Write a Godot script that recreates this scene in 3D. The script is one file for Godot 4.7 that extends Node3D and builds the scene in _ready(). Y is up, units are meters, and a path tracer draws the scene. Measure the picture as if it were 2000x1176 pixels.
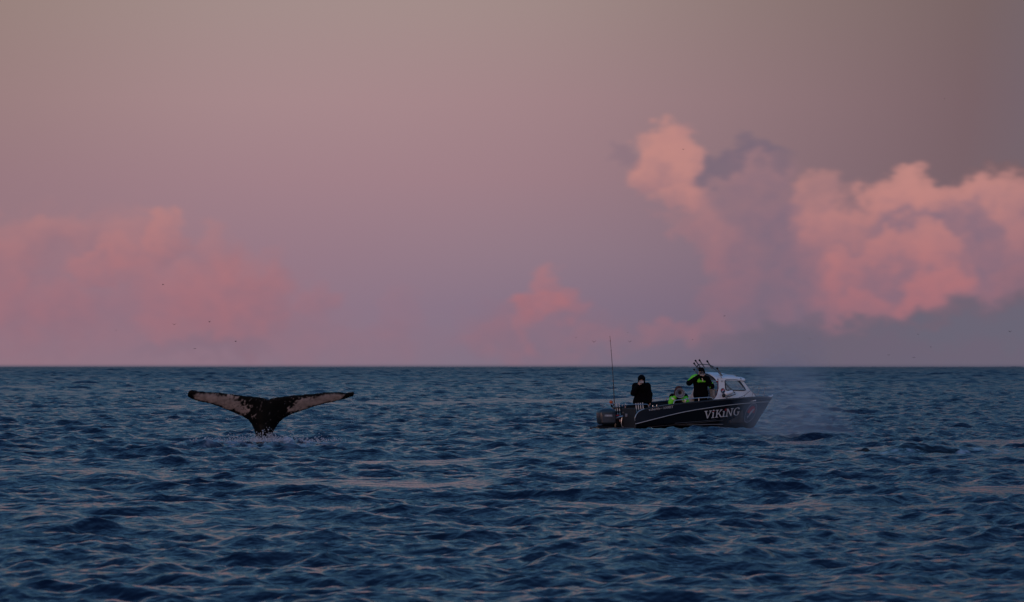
extends Node3D
# Twilight sea: a whale's tail, a small cabin boat with three people, pink clouds. Units are metres; the camera stands 2 m above the mean sea level and looks along -Z.

const EYE := 2.0
const FOV := 11.84
var mats := {}
var wave_a: PackedVector3Array        # displacement tile, waves of 0.5 to 30 m
var wave_b: PackedVector3Array        # displacement tile, ripples
const NA := 512
const NB := 256
const LA := 57.0
const LB := 5.3
var noise := FastNoiseLite.new()
var slick_noise := FastNoiseLite.new()
var boat_xf: Transform3D


# ------------------------------------------------------------------ naming
func tag(o: Node, label: String, category: String, group := "", kind := "") -> Node:
	if label:
		o.set_meta("label", label)
	if category:
		o.set_meta("category", category)
	if group:
		o.set_meta("group", group)
	if kind:
		o.set_meta("kind", kind)
	return o


func numbered(called: String, parent: Node) -> String:
	if not parent.has_node(called):
		return called
	var i := 1
	while parent.has_node("%s_%03d" % [called, i]):
		i += 1
	return "%s_%03d" % [called, i]


func thing(called: String, xf := Transform3D()) -> Node3D:
	var o := Node3D.new()
	o.name = numbered(called, self)
	add_child(o, true)
	o.transform = xf
	return o


func put(called: String, mesh: Mesh, m: Material, parent: Node = self, xf := Transform3D()) -> MeshInstance3D:
	var o := MeshInstance3D.new()
	o.name = numbered(called, parent)
	o.mesh = mesh
	o.material_override = m
	o.transform = xf
	o.cast_shadow = GeometryInstance3D.SHADOW_CASTING_SETTING_ON
	parent.add_child(o, true)
	return o


# ------------------------------------------------------------------ mesh builder
class MB:
	var v := PackedVector3Array()
	var n := PackedVector3Array()
	var uv := PackedVector2Array()
	var c := PackedColorArray()
	var idx := PackedInt32Array()

	func raw(verts: PackedVector3Array, ids: PackedInt32Array, cols := PackedColorArray(), uvs := PackedVector2Array()) -> void:
		var at := v.size()
		var nn := PackedVector3Array()
		nn.resize(verts.size())
		for i in range(0, ids.size(), 3):
			var p := verts[ids[i]]
			var f := (verts[ids[i + 2]] - p).cross(verts[ids[i + 1]] - p)
			nn[ids[i]] += f
			nn[ids[i + 1]] += f
			nn[ids[i + 2]] += f
		for i in nn.size():
			nn[i] = nn[i].normalized() if nn[i].length_squared() > 1e-20 else Vector3.UP
		v.append_array(verts)
		n.append_array(nn)
		if cols.size() == 0:
			cols.resize(verts.size())
			cols.fill(Color.WHITE)
		c.append_array(cols)
		if uvs.size() == 0:
			uvs.resize(verts.size())
			for i in verts.size():
				uvs[i] = Vector2(verts[i].x, verts[i].y)
		uv.append_array(uvs)
		for i in ids:
			idx.append(at + i)

	# rows x cols points, smooth; flip turns it over
	func grid(p: PackedVector3Array, cols: int, flip := false, uvs := PackedVector2Array(), colors := PackedColorArray()) -> void:
		var rows := p.size() / cols
		var ids := PackedInt32Array()
		for r in rows - 1:
			for k in cols - 1:
				var a := r * cols + k
				var q := [a, a + 1, a + cols, a + 1, a + cols + 1, a + cols]
				if flip:
					q = [a, a + cols, a + 1, a + 1, a + cols, a + cols + 1]
				for i in q:
					ids.append(i)
		raw(p, ids, colors, uvs)

	func quad(a: Vector3, b: Vector3, cc: Vector3, d: Vector3) -> void:
		raw(PackedVector3Array([a, b, cc, d]), PackedInt32Array([0, 1, 2, 0, 2, 3]))

	# a box with bevelled edges
	func box(at: Vector3, size: Vector3, bevel := 0.006, basis := Basis()) -> void:
		var h := size * 0.5
		var b := minf(bevel, minf(h.x, minf(h.y, h.z)) * 0.9)
		var pts := PackedVector3Array()
		# corner -> three vertices (one on each face)
		for i in 8:
			var s := Vector3(-1 if i & 1 == 0 else 1, -1 if i & 2 == 0 else 1, -1 if i & 4 == 0 else 1)
			pts.append(at + basis * Vector3(s.x * h.x, s.y * (h.y - b), s.z * (h.z - b)))
			pts.append(at + basis * Vector3(s.x * (h.x - b), s.y * h.y, s.z * (h.z - b)))
			pts.append(at + basis * Vector3(s.x * (h.x - b), s.y * (h.y - b), s.z * h.z))
		var tri := func(i: int, j: int, k: int) -> void:
			var f: Vector3 = (pts[k] - pts[i]).cross(pts[j] - pts[i])
			var o: Vector3 = (pts[i] + pts[j] + pts[k]) / 3.0 - at
			if f.dot(o) >= 0.0:
				raw(PackedVector3Array([pts[i], pts[j], pts[k]]), PackedInt32Array([0, 1, 2]))
			else:
				raw(PackedVector3Array([pts[i], pts[k], pts[j]]), PackedInt32Array([0, 1, 2]))
		for axis in 3:
			var u := 1 << ((axis + 1) % 3)
			var w := 1 << ((axis + 2) % 3)
			for side in 2:
				var base := (1 << axis) * side
				var q := [base, base | u, base | u | w, base | w]
				tri.call(q[0] * 3 + axis, q[1] * 3 + axis, q[2] * 3 + axis)
				tri.call(q[0] * 3 + axis, q[2] * 3 + axis, q[3] * 3 + axis)
			# edges along this axis
			var e1 := (axis + 1) % 3
			var e2 := (axis + 2) % 3
			for k in 4:
				var lo := (u if k & 1 else 0) | (w if k & 2 else 0)
				var hi := lo | (1 << axis)
				tri.call(lo * 3 + e1, hi * 3 + e1, hi * 3 + e2)
				tri.call(lo * 3 + e1, hi * 3 + e2, lo * 3 + e2)
		for i in 8:
			tri.call(i * 3, i * 3 + 1, i * 3 + 2)

	# a tube through points; radius may be a number or one per point
	func tube(pts: Array, r, sides := 8, squash := 1.0) -> void:
		var ring := PackedVector3Array()
		var last := Vector3.UP
		var count := pts.size()
		for i in count:
			var p: Vector3 = pts[i]
			var before: Vector3 = pts[maxi(i - 1, 0)]
			var after: Vector3 = pts[mini(i + 1, count - 1)]
			var d := (after - before).normalized()
			if i == 0:
				last = Vector3.UP if absf(d.y) < 0.9 else Vector3.RIGHT
			var side := d.cross(last).normalized()
			var up := side.cross(d).normalized()
			last = up
			var rr: float = r[i] if r is Array else r
			for k in sides + 1:
				var a := TAU * k / sides
				ring.append(p + side * cos(a) * rr + up * sin(a) * rr * squash)
		grid(ring, sides + 1, true)
		for e in [0, count - 1]:
			var fan := PackedVector3Array([pts[e]])
			for k in sides:
				fan.append(ring[e * (sides + 1) + k])
			var ids := PackedInt32Array()
			for k in sides:
				var k2 := (k + 1) % sides
				if e == 0:
					ids.append_array([0, k2 + 1, k + 1])
				else:
					ids.append_array([0, k + 1, k2 + 1])
			raw(fan, ids)

	func ball(at: Vector3, r: Vector3, basis := Basis(), rings := 8, sides := 12) -> void:
		var p := PackedVector3Array()
		for i in rings + 1:
			var t := PI * i / rings
			for k in sides + 1:
				var a := TAU * k / sides
				p.append(at + basis * (Vector3(sin(t) * cos(a), cos(t), sin(t) * sin(a)) * r))
		grid(p, sides + 1, false)

	# a turned shape: profile of (radius, height) along the axis
	func lathe(at: Vector3, axis: Vector3, profile: Array, sides := 16) -> void:
		var d := axis.normalized()
		var s := d.cross(Vector3.UP if absf(d.y) < 0.9 else Vector3.RIGHT).normalized()
		var u := s.cross(d)
		var p := PackedVector3Array()
		for q: Vector2 in profile:
			for k in sides + 1:
				var a := TAU * k / sides
				p.append(at + d * q.y + (s * cos(a) + u * sin(a)) * q.x)
		grid(p, sides + 1, true)

	# a flat ring between an outline and a hole of as many points, with thickness along a direction
	func ring_panel(outer: PackedVector3Array, inner: PackedVector3Array, thick: Vector3) -> void:
		var m := outer.size()
		for face in 2:
			var off := thick * (0.5 if face == 0 else -0.5)
			var p := PackedVector3Array()
			for k in m + 1:
				p.append(outer[k % m] + off)
				p.append(inner[k % m] + off)
			grid(p, 2, face == 1)
		for which in 2:
			var src := outer if which == 0 else inner
			var p := PackedVector3Array()
			for k in m + 1:
				p.append(src[k % m] + thick * 0.5)
				p.append(src[k % m] - thick * 0.5)
			grid(p, 2, which == 0)

	func done() -> ArrayMesh:
		var a := []
		a.resize(Mesh.ARRAY_MAX)
		a[Mesh.ARRAY_VERTEX] = v
		a[Mesh.ARRAY_NORMAL] = n
		a[Mesh.ARRAY_TEX_UV] = uv
		a[Mesh.ARRAY_COLOR] = c
		a[Mesh.ARRAY_INDEX] = idx
		var m := ArrayMesh.new()
		m.add_surface_from_arrays(Mesh.PRIMITIVE_TRIANGLES, a)
		return m


func rounded(pts: Array, r: float, steps := 5) -> Array:      # a 2D outline with rounded corners
	var out := []
	for i in pts.size():
		var p: Vector2 = pts[i]
		var a: Vector2 = pts[(i - 1 + pts.size()) % pts.size()]
		var b: Vector2 = pts[(i + 1) % pts.size()]
		var ra := minf(r, p.distance_to(a) * 0.45)
		var rb := minf(r, p.distance_to(b) * 0.45)
		var s := p + (a - p).normalized() * ra
		var e := p + (b - p).normalized() * rb
		for k in steps + 1:
			var t := float(k) / steps
			out.append(s.lerp(p, t).lerp(p.lerp(e, t), t))
	return out


func resample(pts: Array, count: int, from: Vector2) -> Array:      # a closed 2D outline cut by rays from a point inside it
	var out := []
	for k in count:
		var a := TAU * k / count
		var d := Vector2(cos(a), sin(a))
		var best := 0.0
		for i in pts.size():
			var p: Vector2 = pts[i]
			var q: Vector2 = pts[(i + 1) % pts.size()]
			var hit = Geometry2D.segment_intersects_segment(from, from + d * 50.0, p, q)
			if hit != null:
				best = maxf(best, from.distance_to(hit))
		out.append(from + d * best)
	return out


func curve(pts: Array, x: float) -> float:       # smooth value at x through sorted (x, y) pairs
	if x <= pts[0].x:
		return pts[0].y
	var last: int = pts.size() - 1
	if x >= pts[last].x:
		return pts[last].y
	for i in last:
		var p1: Vector2 = pts[i]
		var p2: Vector2 = pts[i + 1]
		if x <= p2.x:
			var p0: Vector2 = pts[maxi(i - 1, 0)]
			var p3: Vector2 = pts[mini(i + 2, last)]
			var h := p2.x - p1.x
			var t := (x - p1.x) / h
			var m1 := (p2.y - p0.y) / maxf(p2.x - p0.x, 1e-6) * h
			var m2 := (p3.y - p1.y) / maxf(p3.x - p1.x, 1e-6) * h
			var t2 := t * t
			var t3 := t2 * t
			return (2 * t3 - 3 * t2 + 1) * p1.y + (t3 - 2 * t2 + t) * m1 + (-2 * t3 + 3 * t2) * p2.y + (t3 - t2) * m2
	return pts[last].y


# ------------------------------------------------------------------ bodies: smooth union of capsules and ellipsoids, meshed as surface nets
# bone: {a, b, ra, rb} or {at, r (Vector3), basis}
func blend_mesh(mb: MB, bones: Array, cell: float, k: float, cut_below := -1e9) -> void:
	var lo := Vector3.ONE * 1e9
	var hi := Vector3.ONE * -1e9
	var pad := Vector3.ONE * (k + cell * 2.5)
	for b in bones:
		if b.has("at"):
			var m: float = maxf(b.r.x, maxf(b.r.y, b.r.z))
			lo = lo.min(b.at - Vector3.ONE * m)
			hi = hi.max(b.at + Vector3.ONE * m)
		else:
			var m: float = maxf(b.ra, b.rb)
			lo = lo.min(b.a.min(b.b) - Vector3.ONE * m)
			hi = hi.max(b.a.max(b.b) + Vector3.ONE * m)
	lo -= pad
	hi += pad
	var nx := int((hi.x - lo.x) / cell) + 2
	var ny := int((hi.y - lo.y) / cell) + 2
	var nz := int((hi.z - lo.z) / cell) + 2
	var f := PackedFloat32Array()
	f.resize(nx * ny * nz)
	f.fill(1.0)
	for b in bones:
		var blo: Vector3
		var bhi: Vector3
		var oval: bool = b.has("at")
		var inv := Basis()
		var r := Vector3.ONE
		var rmin := 1.0
		var at := Vector3.ZERO
		var a := Vector3.ZERO
		var ab := Vector3.ZERO
		var ab2 := 1.0
		var ra := 0.0
		var rb := 0.0
		if oval:
			at = b.at
			r = b.r
			rmin = minf(r.x, minf(r.y, r.z))
			if b.has("basis"):
				inv = b.basis.inverse()
			var m := maxf(r.x, maxf(r.y, r.z))
			blo = at - Vector3.ONE * m - pad
			bhi = at + Vector3.ONE * m + pad
		else:
			a = b.a
			ab = b.b - b.a
			ab2 = maxf(ab.length_squared(), 1e-9)
			ra = b.ra
			rb = b.rb
			var m := maxf(ra, rb)
			blo = a.min(b.b) - Vector3.ONE * m - pad
			bhi = a.max(b.b) + Vector3.ONE * m + pad
		var x0 := maxi(int((blo.x - lo.x) / cell), 0)
		var y0 := maxi(int((blo.y - lo.y) / cell), 0)
		var z0 := maxi(int((blo.z - lo.z) / cell), 0)
		var x1 := mini(int((bhi.x - lo.x) / cell) + 1, nx - 1)
		var y1 := mini(int((bhi.y - lo.y) / cell) + 1, ny - 1)
		var z1 := mini(int((bhi.z - lo.z) / cell) + 1, nz - 1)
		var cut: bool = b.get("cut", false)
		for z in range(z0, z1 + 1):
			for y in range(y0, y1 + 1):
				var row := (z * ny + y) * nx
				for x in range(x0, x1 + 1):
					var p := lo + Vector3(x, y, z) * cell
					var d: float
					if oval:
						var q := inv * (p - at)
						var l := (q / r).length()
						d = (l - 1.0) * rmin if l < 1.0 else (l - 1.0) * q.length() / maxf(l, 1e-6)
					else:
						var pa := p - a
						var h := clampf(pa.dot(ab) / ab2, 0.0, 1.0)
						d = (pa - ab * h).length() - lerpf(ra, rb, h)
					var o := f[row + x]
					if cut:
						var e := maxf(k - absf(o + d), 0.0) / k
						f[row + x] = maxf(o, -d) + e * e * k * 0.25
					else:
						var e := maxf(k - absf(o - d), 0.0) / k
						f[row + x] = minf(o, d) - e * e * k * 0.25
	net(mb, f, nx, ny, nz, lo, cell)


func net(mb: MB, f: PackedFloat32Array, nx: int, ny: int, nz: int, lo: Vector3, cell: float, tint = null) -> void:
	var at := PackedInt32Array()
	at.resize(nx * ny * nz)
	at.fill(-1)
	var verts := PackedVector3Array()
	var ids := PackedInt32Array()
	var sy := nx
	var sz := nx * ny
	var off := PackedInt32Array([0, 1, sy, sy + 1, sz, sz + 1, sz + sy, sz + sy + 1])
	var edges := [[0, 1], [2, 3], [4, 5], [6, 7], [0, 2], [1, 3], [4, 6], [5, 7], [0, 4], [1, 5], [2, 6], [3, 7]]
	for z in nz - 1:
		for y in ny - 1:
			var row := (z * ny + y) * nx
			for x in nx - 1:
				var i := row + x
				var s := 0
				for k in 8:
					if f[i + off[k]] < 0.0:
						s += 1
				if s == 0 or s == 8:
					continue
				var sum := Vector3.ZERO
				var m := 0
				for e in edges:
					var a := f[i + off[e[0]]]
					var b := f[i + off[e[1]]]
					if (a < 0.0) != (b < 0.0):
						var t := a / (a - b)
						var p := Vector3(e[0] & 1, (e[0] >> 1) & 1, e[0] >> 2)
						var q := Vector3(e[1] & 1, (e[1] >> 1) & 1, e[1] >> 2)
						sum += p.lerp(q, t)
						m += 1
				at[i] = verts.size()
				verts.append(lo + (Vector3(x, y, z) + sum / m) * cell)
	for z in range(1, nz - 1):
		for y in range(1, ny - 1):
			var row := (z * ny + y) * nx
			for x in range(1, nx - 1):
				var i := row + x
				var inside := f[i] < 0.0
				for axis in 3:
					var step: int = [1, sy, sz][axis]
					if inside == (f[i + step] < 0.0):
						continue
					var u: int = [sy, sz, 1][axis]
					var w: int = [sz, 1, sy][axis]
					var q := [at[i - u - w], at[i - w], at[i], at[i - u]]
					if q.min() < 0:
						continue
					if inside:
						ids.append_array([q[0], q[2], q[1], q[0], q[3], q[2]])
					else:
						ids.append_array([q[0], q[1], q[2], q[0], q[2], q[3]])
	var cols := PackedColorArray()
	if tint != null:
		cols.resize(verts.size())
		for i in verts.size():
			cols[i] = tint.call(verts[i])
	mb.raw(verts, ids, cols)


# ------------------------------------------------------------------ materials
func mat(called: String, c: Color, rough := 0.6, metal := 0.0, spec := 0.5) -> StandardMaterial3D:      # c is linear
	if mats.has(called):
		return mats[called]
	var m := StandardMaterial3D.new()
	m.resource_name = called
	m.albedo_color = c.linear_to_srgb()
	m.roughness = rough
	m.metallic = metal
	m.metallic_specular = spec
	mats[called] = m
	return m


# ------------------------------------------------------------------ sky
# the clear sky: colours (sRGB) by degrees of height and of turn to the right; the sun has gone down behind the camera
const AZ := [-10.0, -5.0, 0.0, 5.0, 10.0]
const EL := [0.0, 1.15, 2.2, 3.7, 5.2, 7.2, 9.0, 12.0, 18.0, 30.0, 50.0, 90.0]


func sky_rows() -> Array:
	return [
		[Color8(143, 117, 131), Color8(138, 117, 133), Color8(127, 113, 131), Color8(110, 100, 118), Color8(100, 87, 101)],
		[Color8(146, 116, 130), Color8(143, 118, 134), Color8(134, 115, 133), Color8(120, 104, 122), Color8(103, 90, 103)],
		[Color8(148, 117, 128), Color8(150, 121, 134), Color8(145, 121, 134), Color8(129, 109, 123), Color8(110, 93, 104)],
		[Color8(152, 121, 128), Color8(160, 128, 136), Color8(157, 126, 134), Color8(138, 112, 120), Color8(113, 93, 99)],
		[Color8(155, 127, 128), Color8(166, 136, 139), Color8(162, 132, 136), Color8(143, 117, 121), Color8(114, 93, 98)],
		[Color8(153, 131, 126), Color8(163, 141, 138), Color8(161, 139, 136), Color8(141, 120, 118), Color8(115, 96, 97)],
		[Color8(137, 141, 149), Color8(142, 147, 156), Color8(141, 146, 155), Color8(126, 130, 139), Color8(110, 112, 121)],
		[Color8(97, 129, 152), Color8(99, 131, 154), Color8(99, 131, 154), Color8(94, 125, 147), Color8(88, 115, 137)],
		[Color8(82, 124, 159), Color8(83, 126, 161), Color8(83, 126, 161), Color8(81, 122, 157), Color8(78, 117, 151)],
		[Color8(71, 115, 161), Color8(72, 116, 162), Color8(72, 116, 162), Color8(71, 114, 160), Color8(70, 112, 157)],
		[Color8(64, 103, 154), Color8(64, 103, 154), Color8(64, 103, 154), Color8(64, 103, 154), Color8(64, 102, 153)],
		[Color8(58, 92, 143), Color8(58, 92, 143), Color8(58, 92, 143), Color8(58, 92, 143), Color8(58, 92, 143)],
	]


func cell_of(list: Array, x: float) -> Vector2:
	var last := list.size() - 1
	if x <= list[0]:
		return Vector2(0, 0)
	if x >= list[last]:
		return Vector2(last - 1, 1)
	for i in last:
		if x <= list[i + 1]:
			var t: float = (x - list[i]) / (list[i + 1] - list[i])
			return Vector2(i, t)
	return Vector2(last - 1, 1)


var sky_table := []


var sky_columns := {}


func column_at(a: float) -> Array:       # the colours from the horizon up at one turn, smooth between those given
	var key := int(round(a * 20.0))
	if sky_columns.has(key):
		return sky_columns[key]
	var out := []
	for row in sky_table:
		var ch := [[], [], []]
		for i in 5:
			var c: Color = row[i]
			ch[0].append(Vector2(AZ[i], c.r))
			ch[1].append(Vector2(AZ[i], c.g))
			ch[2].append(Vector2(AZ[i], c.b))
		var x := key / 20.0
		out.append(Color(curve(ch[0], x), curve(ch[1], x), curve(ch[2], x)))
	sky_columns[key] = out
	return out


func clear_sky(az: float, el: float) -> Color:       # linear
	# away from the view the darker right turns slowly into the brighter, warmer side where the sun went down
	var a := az
	if absf(az) > 10.0:
		a = lerpf(signf(az) * 10.0, -4.0, smoothstep(10.0, 120.0, absf(az)))
	var r := cell_of(EL, maxf(el, 0.0))
	var col: Array = column_at(a)
	var o: Color = col[int(r.x)].lerp(col[int(r.x) + 1], r.y)
	var back := smoothstep(50.0, 170.0, absf(az))
	return o * (1.0 + 0.3 * back) + Color(0.26, 0.14, 0.08, 0.0) * (back * exp(-maxf(el, 0.0) / 9.0))


# clouds: puffs [turn, height, half width, half height, opacity, how lit], in pixels of a 2000 x 1176 picture with 99 pixels to the degree
const PUFFS := [
	# far left bank
	[260, 660, 380, 80, 0.32, 0.55], [700, 680, 160, 40, 0.2, 0.45],
	[180, 540, 240, 110, 0.34, 0.6], [430, 600, 170, 90, 0.34, 0.6],
	[40, 470, 70, 40, 0.5, 0.7], [15, 520, 60, 50, 0.5, 0.8], [100, 455, 60, 26, 0.4, 0.7], [155, 455, 42, 36, 0.42, 0.75],
	[265, 470, 65, 48, 0.5, 0.8], [320, 470, 34, 46, 0.7, 1.0], [240, 500, 60, 32, 0.5, 0.9], [190, 520, 50, 30, 0.6, 0.9],
	[260, 535, 46, 30, 0.5, 0.9], [420, 495, 50, 46, 0.5, 0.7], [425, 512, 24, 22, 0.3, 1.0], [490, 540, 60, 44, 0.45, 0.75], [380, 570, 100, 50, 0.5, 0.8],
	[450, 590, 90, 60, 0.5, 0.8], [530, 580, 40, 50, 0.4, 0.7], [370, 640, 80, 40, 0.5, 0.7], [470, 640, 70, 40, 0.45, 0.65], [620, 590, 34, 38, 0.42, 0.7],
	[130, 600, 60, 46, 0.45, 0.7], [20, 600, 50, 42, 0.45, 0.75], [60, 650, 80, 40, 0.3, 0.5], [780, 630, 30, 60, 0.15, 0.6],
	# middle tower
	[1060, 655, 150, 60, 0.4, 0.35],
	[1075, 560, 26, 36, 0.55, 0.95], [1055, 590, 40, 26, 0.6, 0.85], [1018, 588, 20, 18, 0.55, 0.8], [1095, 600, 32, 22, 0.55, 0.9], [1028, 640, 16, 50, 0.42, 0.75],
	[970, 665, 60, 28, 0.3, 0.5], [1140, 660, 50, 24, 0.28, 0.5], [1310, 650, 46, 24, 0.45, 0.62], [1385, 650, 40, 36, 0.38, 0.6], [1230, 675, 50, 20, 0.25, 0.5],
	# right cluster
	[1700, 500, 150, 110, 0.6, 0.62], [1880, 500, 140, 120, 0.65, 0.62], [1960, 470, 90, 120, 0.6, 0.6], [1660, 580, 100, 60, 0.5, 0.62],
	[1285, 275, 40, 32, 0.62, 0.95], [1305, 262, 28, 22, 0.55, 1.0], [1300, 320, 62, 50, 0.75, 1.0], [1265, 330, 34, 40, 0.6, 0.95], [1335, 335, 34, 44, 0.6, 1.0],
	[1330, 385, 48, 34, 0.6, 0.9], [1360, 420, 42, 44, 0.5, 0.75], [1395, 470, 40, 50, 0.5, 0.65], [1430, 520, 50, 60, 0.4, 0.5], [1420, 570, 40, 60, 0.35, 0.55],
	[1480, 330, 60, 40, 0.45, 0.35], [1480, 400, 90, 70, 0.45, 0.3], [1500, 480, 90, 80, 0.5, 0.2], [1490, 580, 90, 60, 0.45, 0.15],
	[1590, 400, 56, 50, 0.6, 0.75], [1610, 420, 46, 30, 0.4, 0.95], [1660, 450, 50, 40, 0.65, 0.9], [1590, 460, 40, 40, 0.55, 0.9], [1620, 500, 60, 50, 0.55, 0.7],
	[1745, 380, 46, 42, 0.85, 0.95], [1785, 388, 52, 44, 0.85, 1.0], [1830, 398, 52, 40, 0.85, 1.0], [1770, 415, 70, 34, 0.7, 0.9], [1720, 410, 26, 40, 0.6, 0.9],
	[1950, 398, 60, 50, 0.8, 0.9], [1900, 395, 36, 32, 0.7, 0.85], [1985, 420, 40, 70, 0.7, 0.75], [1960, 480, 60, 60, 0.6, 0.75],
	[1780, 446, 84, 26, 0.8, 0.15], [1880, 448, 56, 40, 0.7, 0.15], [1665, 498, 46, 14, 0.6, 0.2], [1790, 490, 90, 50, 0.8, 0.9], [1850, 520, 80, 60, 0.75, 0.85], [1740, 520, 60, 50, 0.6, 0.7],
	[1925, 520, 36, 70, 0.75, 0.15], [1660, 560, 80, 60, 0.7, 0.75], [1640, 540, 40, 40, 0.5, 0.95], [1725, 560, 70, 34, 0.6, 0.3], [1772, 535, 30, 24, 0.55, 0.25], [1690, 530, 40, 20, 0.5, 0.3], [1560, 540, 50, 70, 0.55, 0.12], [1530, 450, 40, 60, 0.5, 0.1], [1550, 620, 60, 40, 0.5, 0.1],
	[1840, 580, 70, 50, 0.8, 0.9], [1700, 610, 60, 36, 0.65, 0.75], [1790, 610, 50, 24, 0.6, 0.85], [1930, 590, 70, 40, 0.5, 0.55],
	# blue wisps above the grey column
	[1378, 352, 22, 22, 0.6, -0.45], [1408, 325, 32, 18, 0.65, -0.5], [1440, 303, 34, 15, 0.6, -0.5], [1482, 288, 44, 15, 0.6, -0.5], [1520, 300, 34, 22, 0.45, -0.45], [1220, 312, 30, 20, 0.3, -0.3],
	# dark bank low on the right
	[1880, 615, 46, 34, 0.75, -1.0], [1960, 615, 60, 40, 0.7, -0.95], [1830, 640, 60, 26, 0.7, -0.95], [1990, 640, 60, 40, 0.6, -1.0], [1740, 645, 90, 20, 0.6, -0.95], [1900, 655, 120, 28, 0.6, -1.0], [1600, 655, 140, 30, 0.55, -0.8],
	[1500, 680, 130, 34, 0.4, -0.8], [1700, 680, 160, 26, 0.35, -0.8], [1930, 690, 120, 20, 0.2, -0.5], [440, 680, 70, 18, 0.3, -0.2], [320, 690, 60, 18, 0.25, -0.2],
]


func puff_colour(lit: float, y: float) -> Color:
	var warm := Color8(189, 135, 131).srgb_to_linear().lerp(Color8(168, 112, 120).srgb_to_linear(), smoothstep(280.0, 620.0, y))
	var grey := Color8(124, 106, 124).srgb_to_linear()
	var blue := Color8(103, 97, 112).srgb_to_linear()
	if lit < 0.0:
		return grey.lerp(blue, -lit)
	return grey.lerp(warm, lit)


func make_sky() -> Texture2D:
	for row in sky_rows():
		var line := []
		for c: Color in row:
			line.append(c.srgb_to_linear())
		sky_table.append(line)
	var w := 4096
	var h := 4096
	# coarse sky all round
	var small := Image.create(256, 128, false, Image.FORMAT_RGBAF)
	var far := FastNoiseLite.new()
	far.seed = 11
	far.frequency = 0.035
	far.fractal_octaves = 4
	for y in 128:
		var el := 90.0 - (y + 0.5) / 128.0 * 180.0
		for x in 256:
			var az := (x + 0.5) / 256.0 * 360.0 - 180.0
			az = az + 180.0 if az < 0.0 else az - 180.0         # the picture's middle is behind the camera
			var c := clear_sky(az, el) if el > -1.0 else Color8(84, 84, 104).srgb_to_linear()
			if absf(az) > 11.0 and el > 0.0 and el < 8.0:     # low pink clouds go on round the horizon
				var p := Vector3(sin(deg_to_rad(az)), 0, cos(deg_to_rad(az))) * 60.0
				var k := smoothstep(0.0, 0.5, far.get_noise_3d(p.x, el * 3.0, p.z)) * smoothstep(8.0, 4.0, el) * smoothstep(11.0, 14.0, absf(az))
				c = c.lerp(puff_colour(0.7, 420.0) * (c.g / 0.19), k * 0.5)
			small.set_pixel(x, y, Color(c.r, c.g, c.b, 1.0))
	small.resize(w, h, Image.INTERPOLATE_CUBIC)
	# the part round the view, fine
	var warp := FastNoiseLite.new()
	warp.seed = 4
	warp.frequency = 0.011
	warp.fractal_octaves = 5
	warp.fractal_gain = 0.55
	var e1 := 12.0
	var reach := int(16.0 / 360.0 * w)
	var y0 := int((90.0 - e1) / 180.0 * h)
	var y1 := h / 2 + 2
	for y in range(y0, y1):
		var el := 90.0 - (y + 0.5) / h * 180.0
		var py := 714.0 - tan(deg_to_rad(el)) * 5671.0
		for step in range(-reach, reach):
			var x := (step + w) % w
			var az := (step + 0.5) / w * 360.0
			var px := 1000.0 + tan(deg_to_rad(az)) * 5671.0
			var c := clear_sky(az, el)
			var vx := px + warp.get_noise_2d(px, py) * 44.0 + warp.get_noise_2d(px * 2.7 + 900.0, py * 2.7) * 10.0
			var vy := py + warp.get_noise_2d(px + 300.0, py + 700.0) * 38.0 + warp.get_noise_2d(px * 2.7, py * 2.7 + 500.0) * 12.0
			for q in PUFFS:
				var dx: float = (vx - q[0]) / q[2]
				var dy: float = (vy - q[1]) / q[3]
				var d := dx * dx + dy * dy
				if d > 2.2:
					continue
				var k: float = (smoothstep(1.7, 0.6, d) if q[4] >= 0.6 and q[5] > 0.5 else smoothstep(2.2, 0.15, d)) * q[4] * (0.82 if q[0] < 700 else 1.0)
				var lit: float = q[5]
				if lit > 0.0:
					lit = clampf(lit * (1.0 - 0.2 * dx - 0.4 * dy) + warp.get_noise_2d(px * 1.6 + 50.0, py * 1.6) * 0.22, 0.0, 1.15)
				c = c.lerp(puff_colour(lit, py), k)
			var edge := smoothstep(16.0, 13.0, absf(az)) * smoothstep(12.0, 9.5, el)
			var was := small.get_pixel(x, y)
			c = was.lerp(c, edge)
			small.set_pixel(x, y, Color(c.r, c.g, c.b, 1.0))
	return ImageTexture.create_from_image(small)


# ------------------------------------------------------------------ waves: a random sea by inverse Fourier transform
func fft2(field: PackedVector2Array, n: int) -> PackedVector2Array:
	var bits := int(round(log(n) / log(2.0)))
	var rev := PackedInt32Array()
	rev.resize(n)
	for i in n:
		var r := 0
		for b in bits:
			if i & (1 << b):
				r |= 1 << (bits - 1 - b)
		rev[i] = r
	var co := PackedFloat32Array()
	var si := PackedFloat32Array()
	co.resize(n)
	si.resize(n)
	for i in n:
		co[i] = cos(TAU * i / n)
		si[i] = sin(TAU * i / n)
	var out := field.duplicate()
	var re := PackedFloat32Array()
	var im := PackedFloat32Array()
	re.resize(n)
	im.resize(n)
	for turn in 2:
		for line in n:
			var at := line * n if turn == 0 else line
			var step := 1 if turn == 0 else n
			for i in n:
				var q := out[at + rev[i] * step]
				re[i] = q.x
				im[i] = q.y
			var half := 1
			while half < n:
				var jump := n / (half * 2)
				var i := 0
				while i < n:
					var t := 0
					for j in range(i, i + half):
						var k := j + half
						var wr := co[t]
						var wi := si[t]
						var xr := re[k] * wr - im[k] * wi
						var xi := re[k] * wi + im[k] * wr
						re[k] = re[j] - xr
						im[k] = im[j] - xi
						re[j] += xr
						im[j] += xi
						t += jump
					i += half * 2
				half *= 2
			for i in n:
				out[at + i * step] = Vector2(re[i], im[i])
	return out


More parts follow.
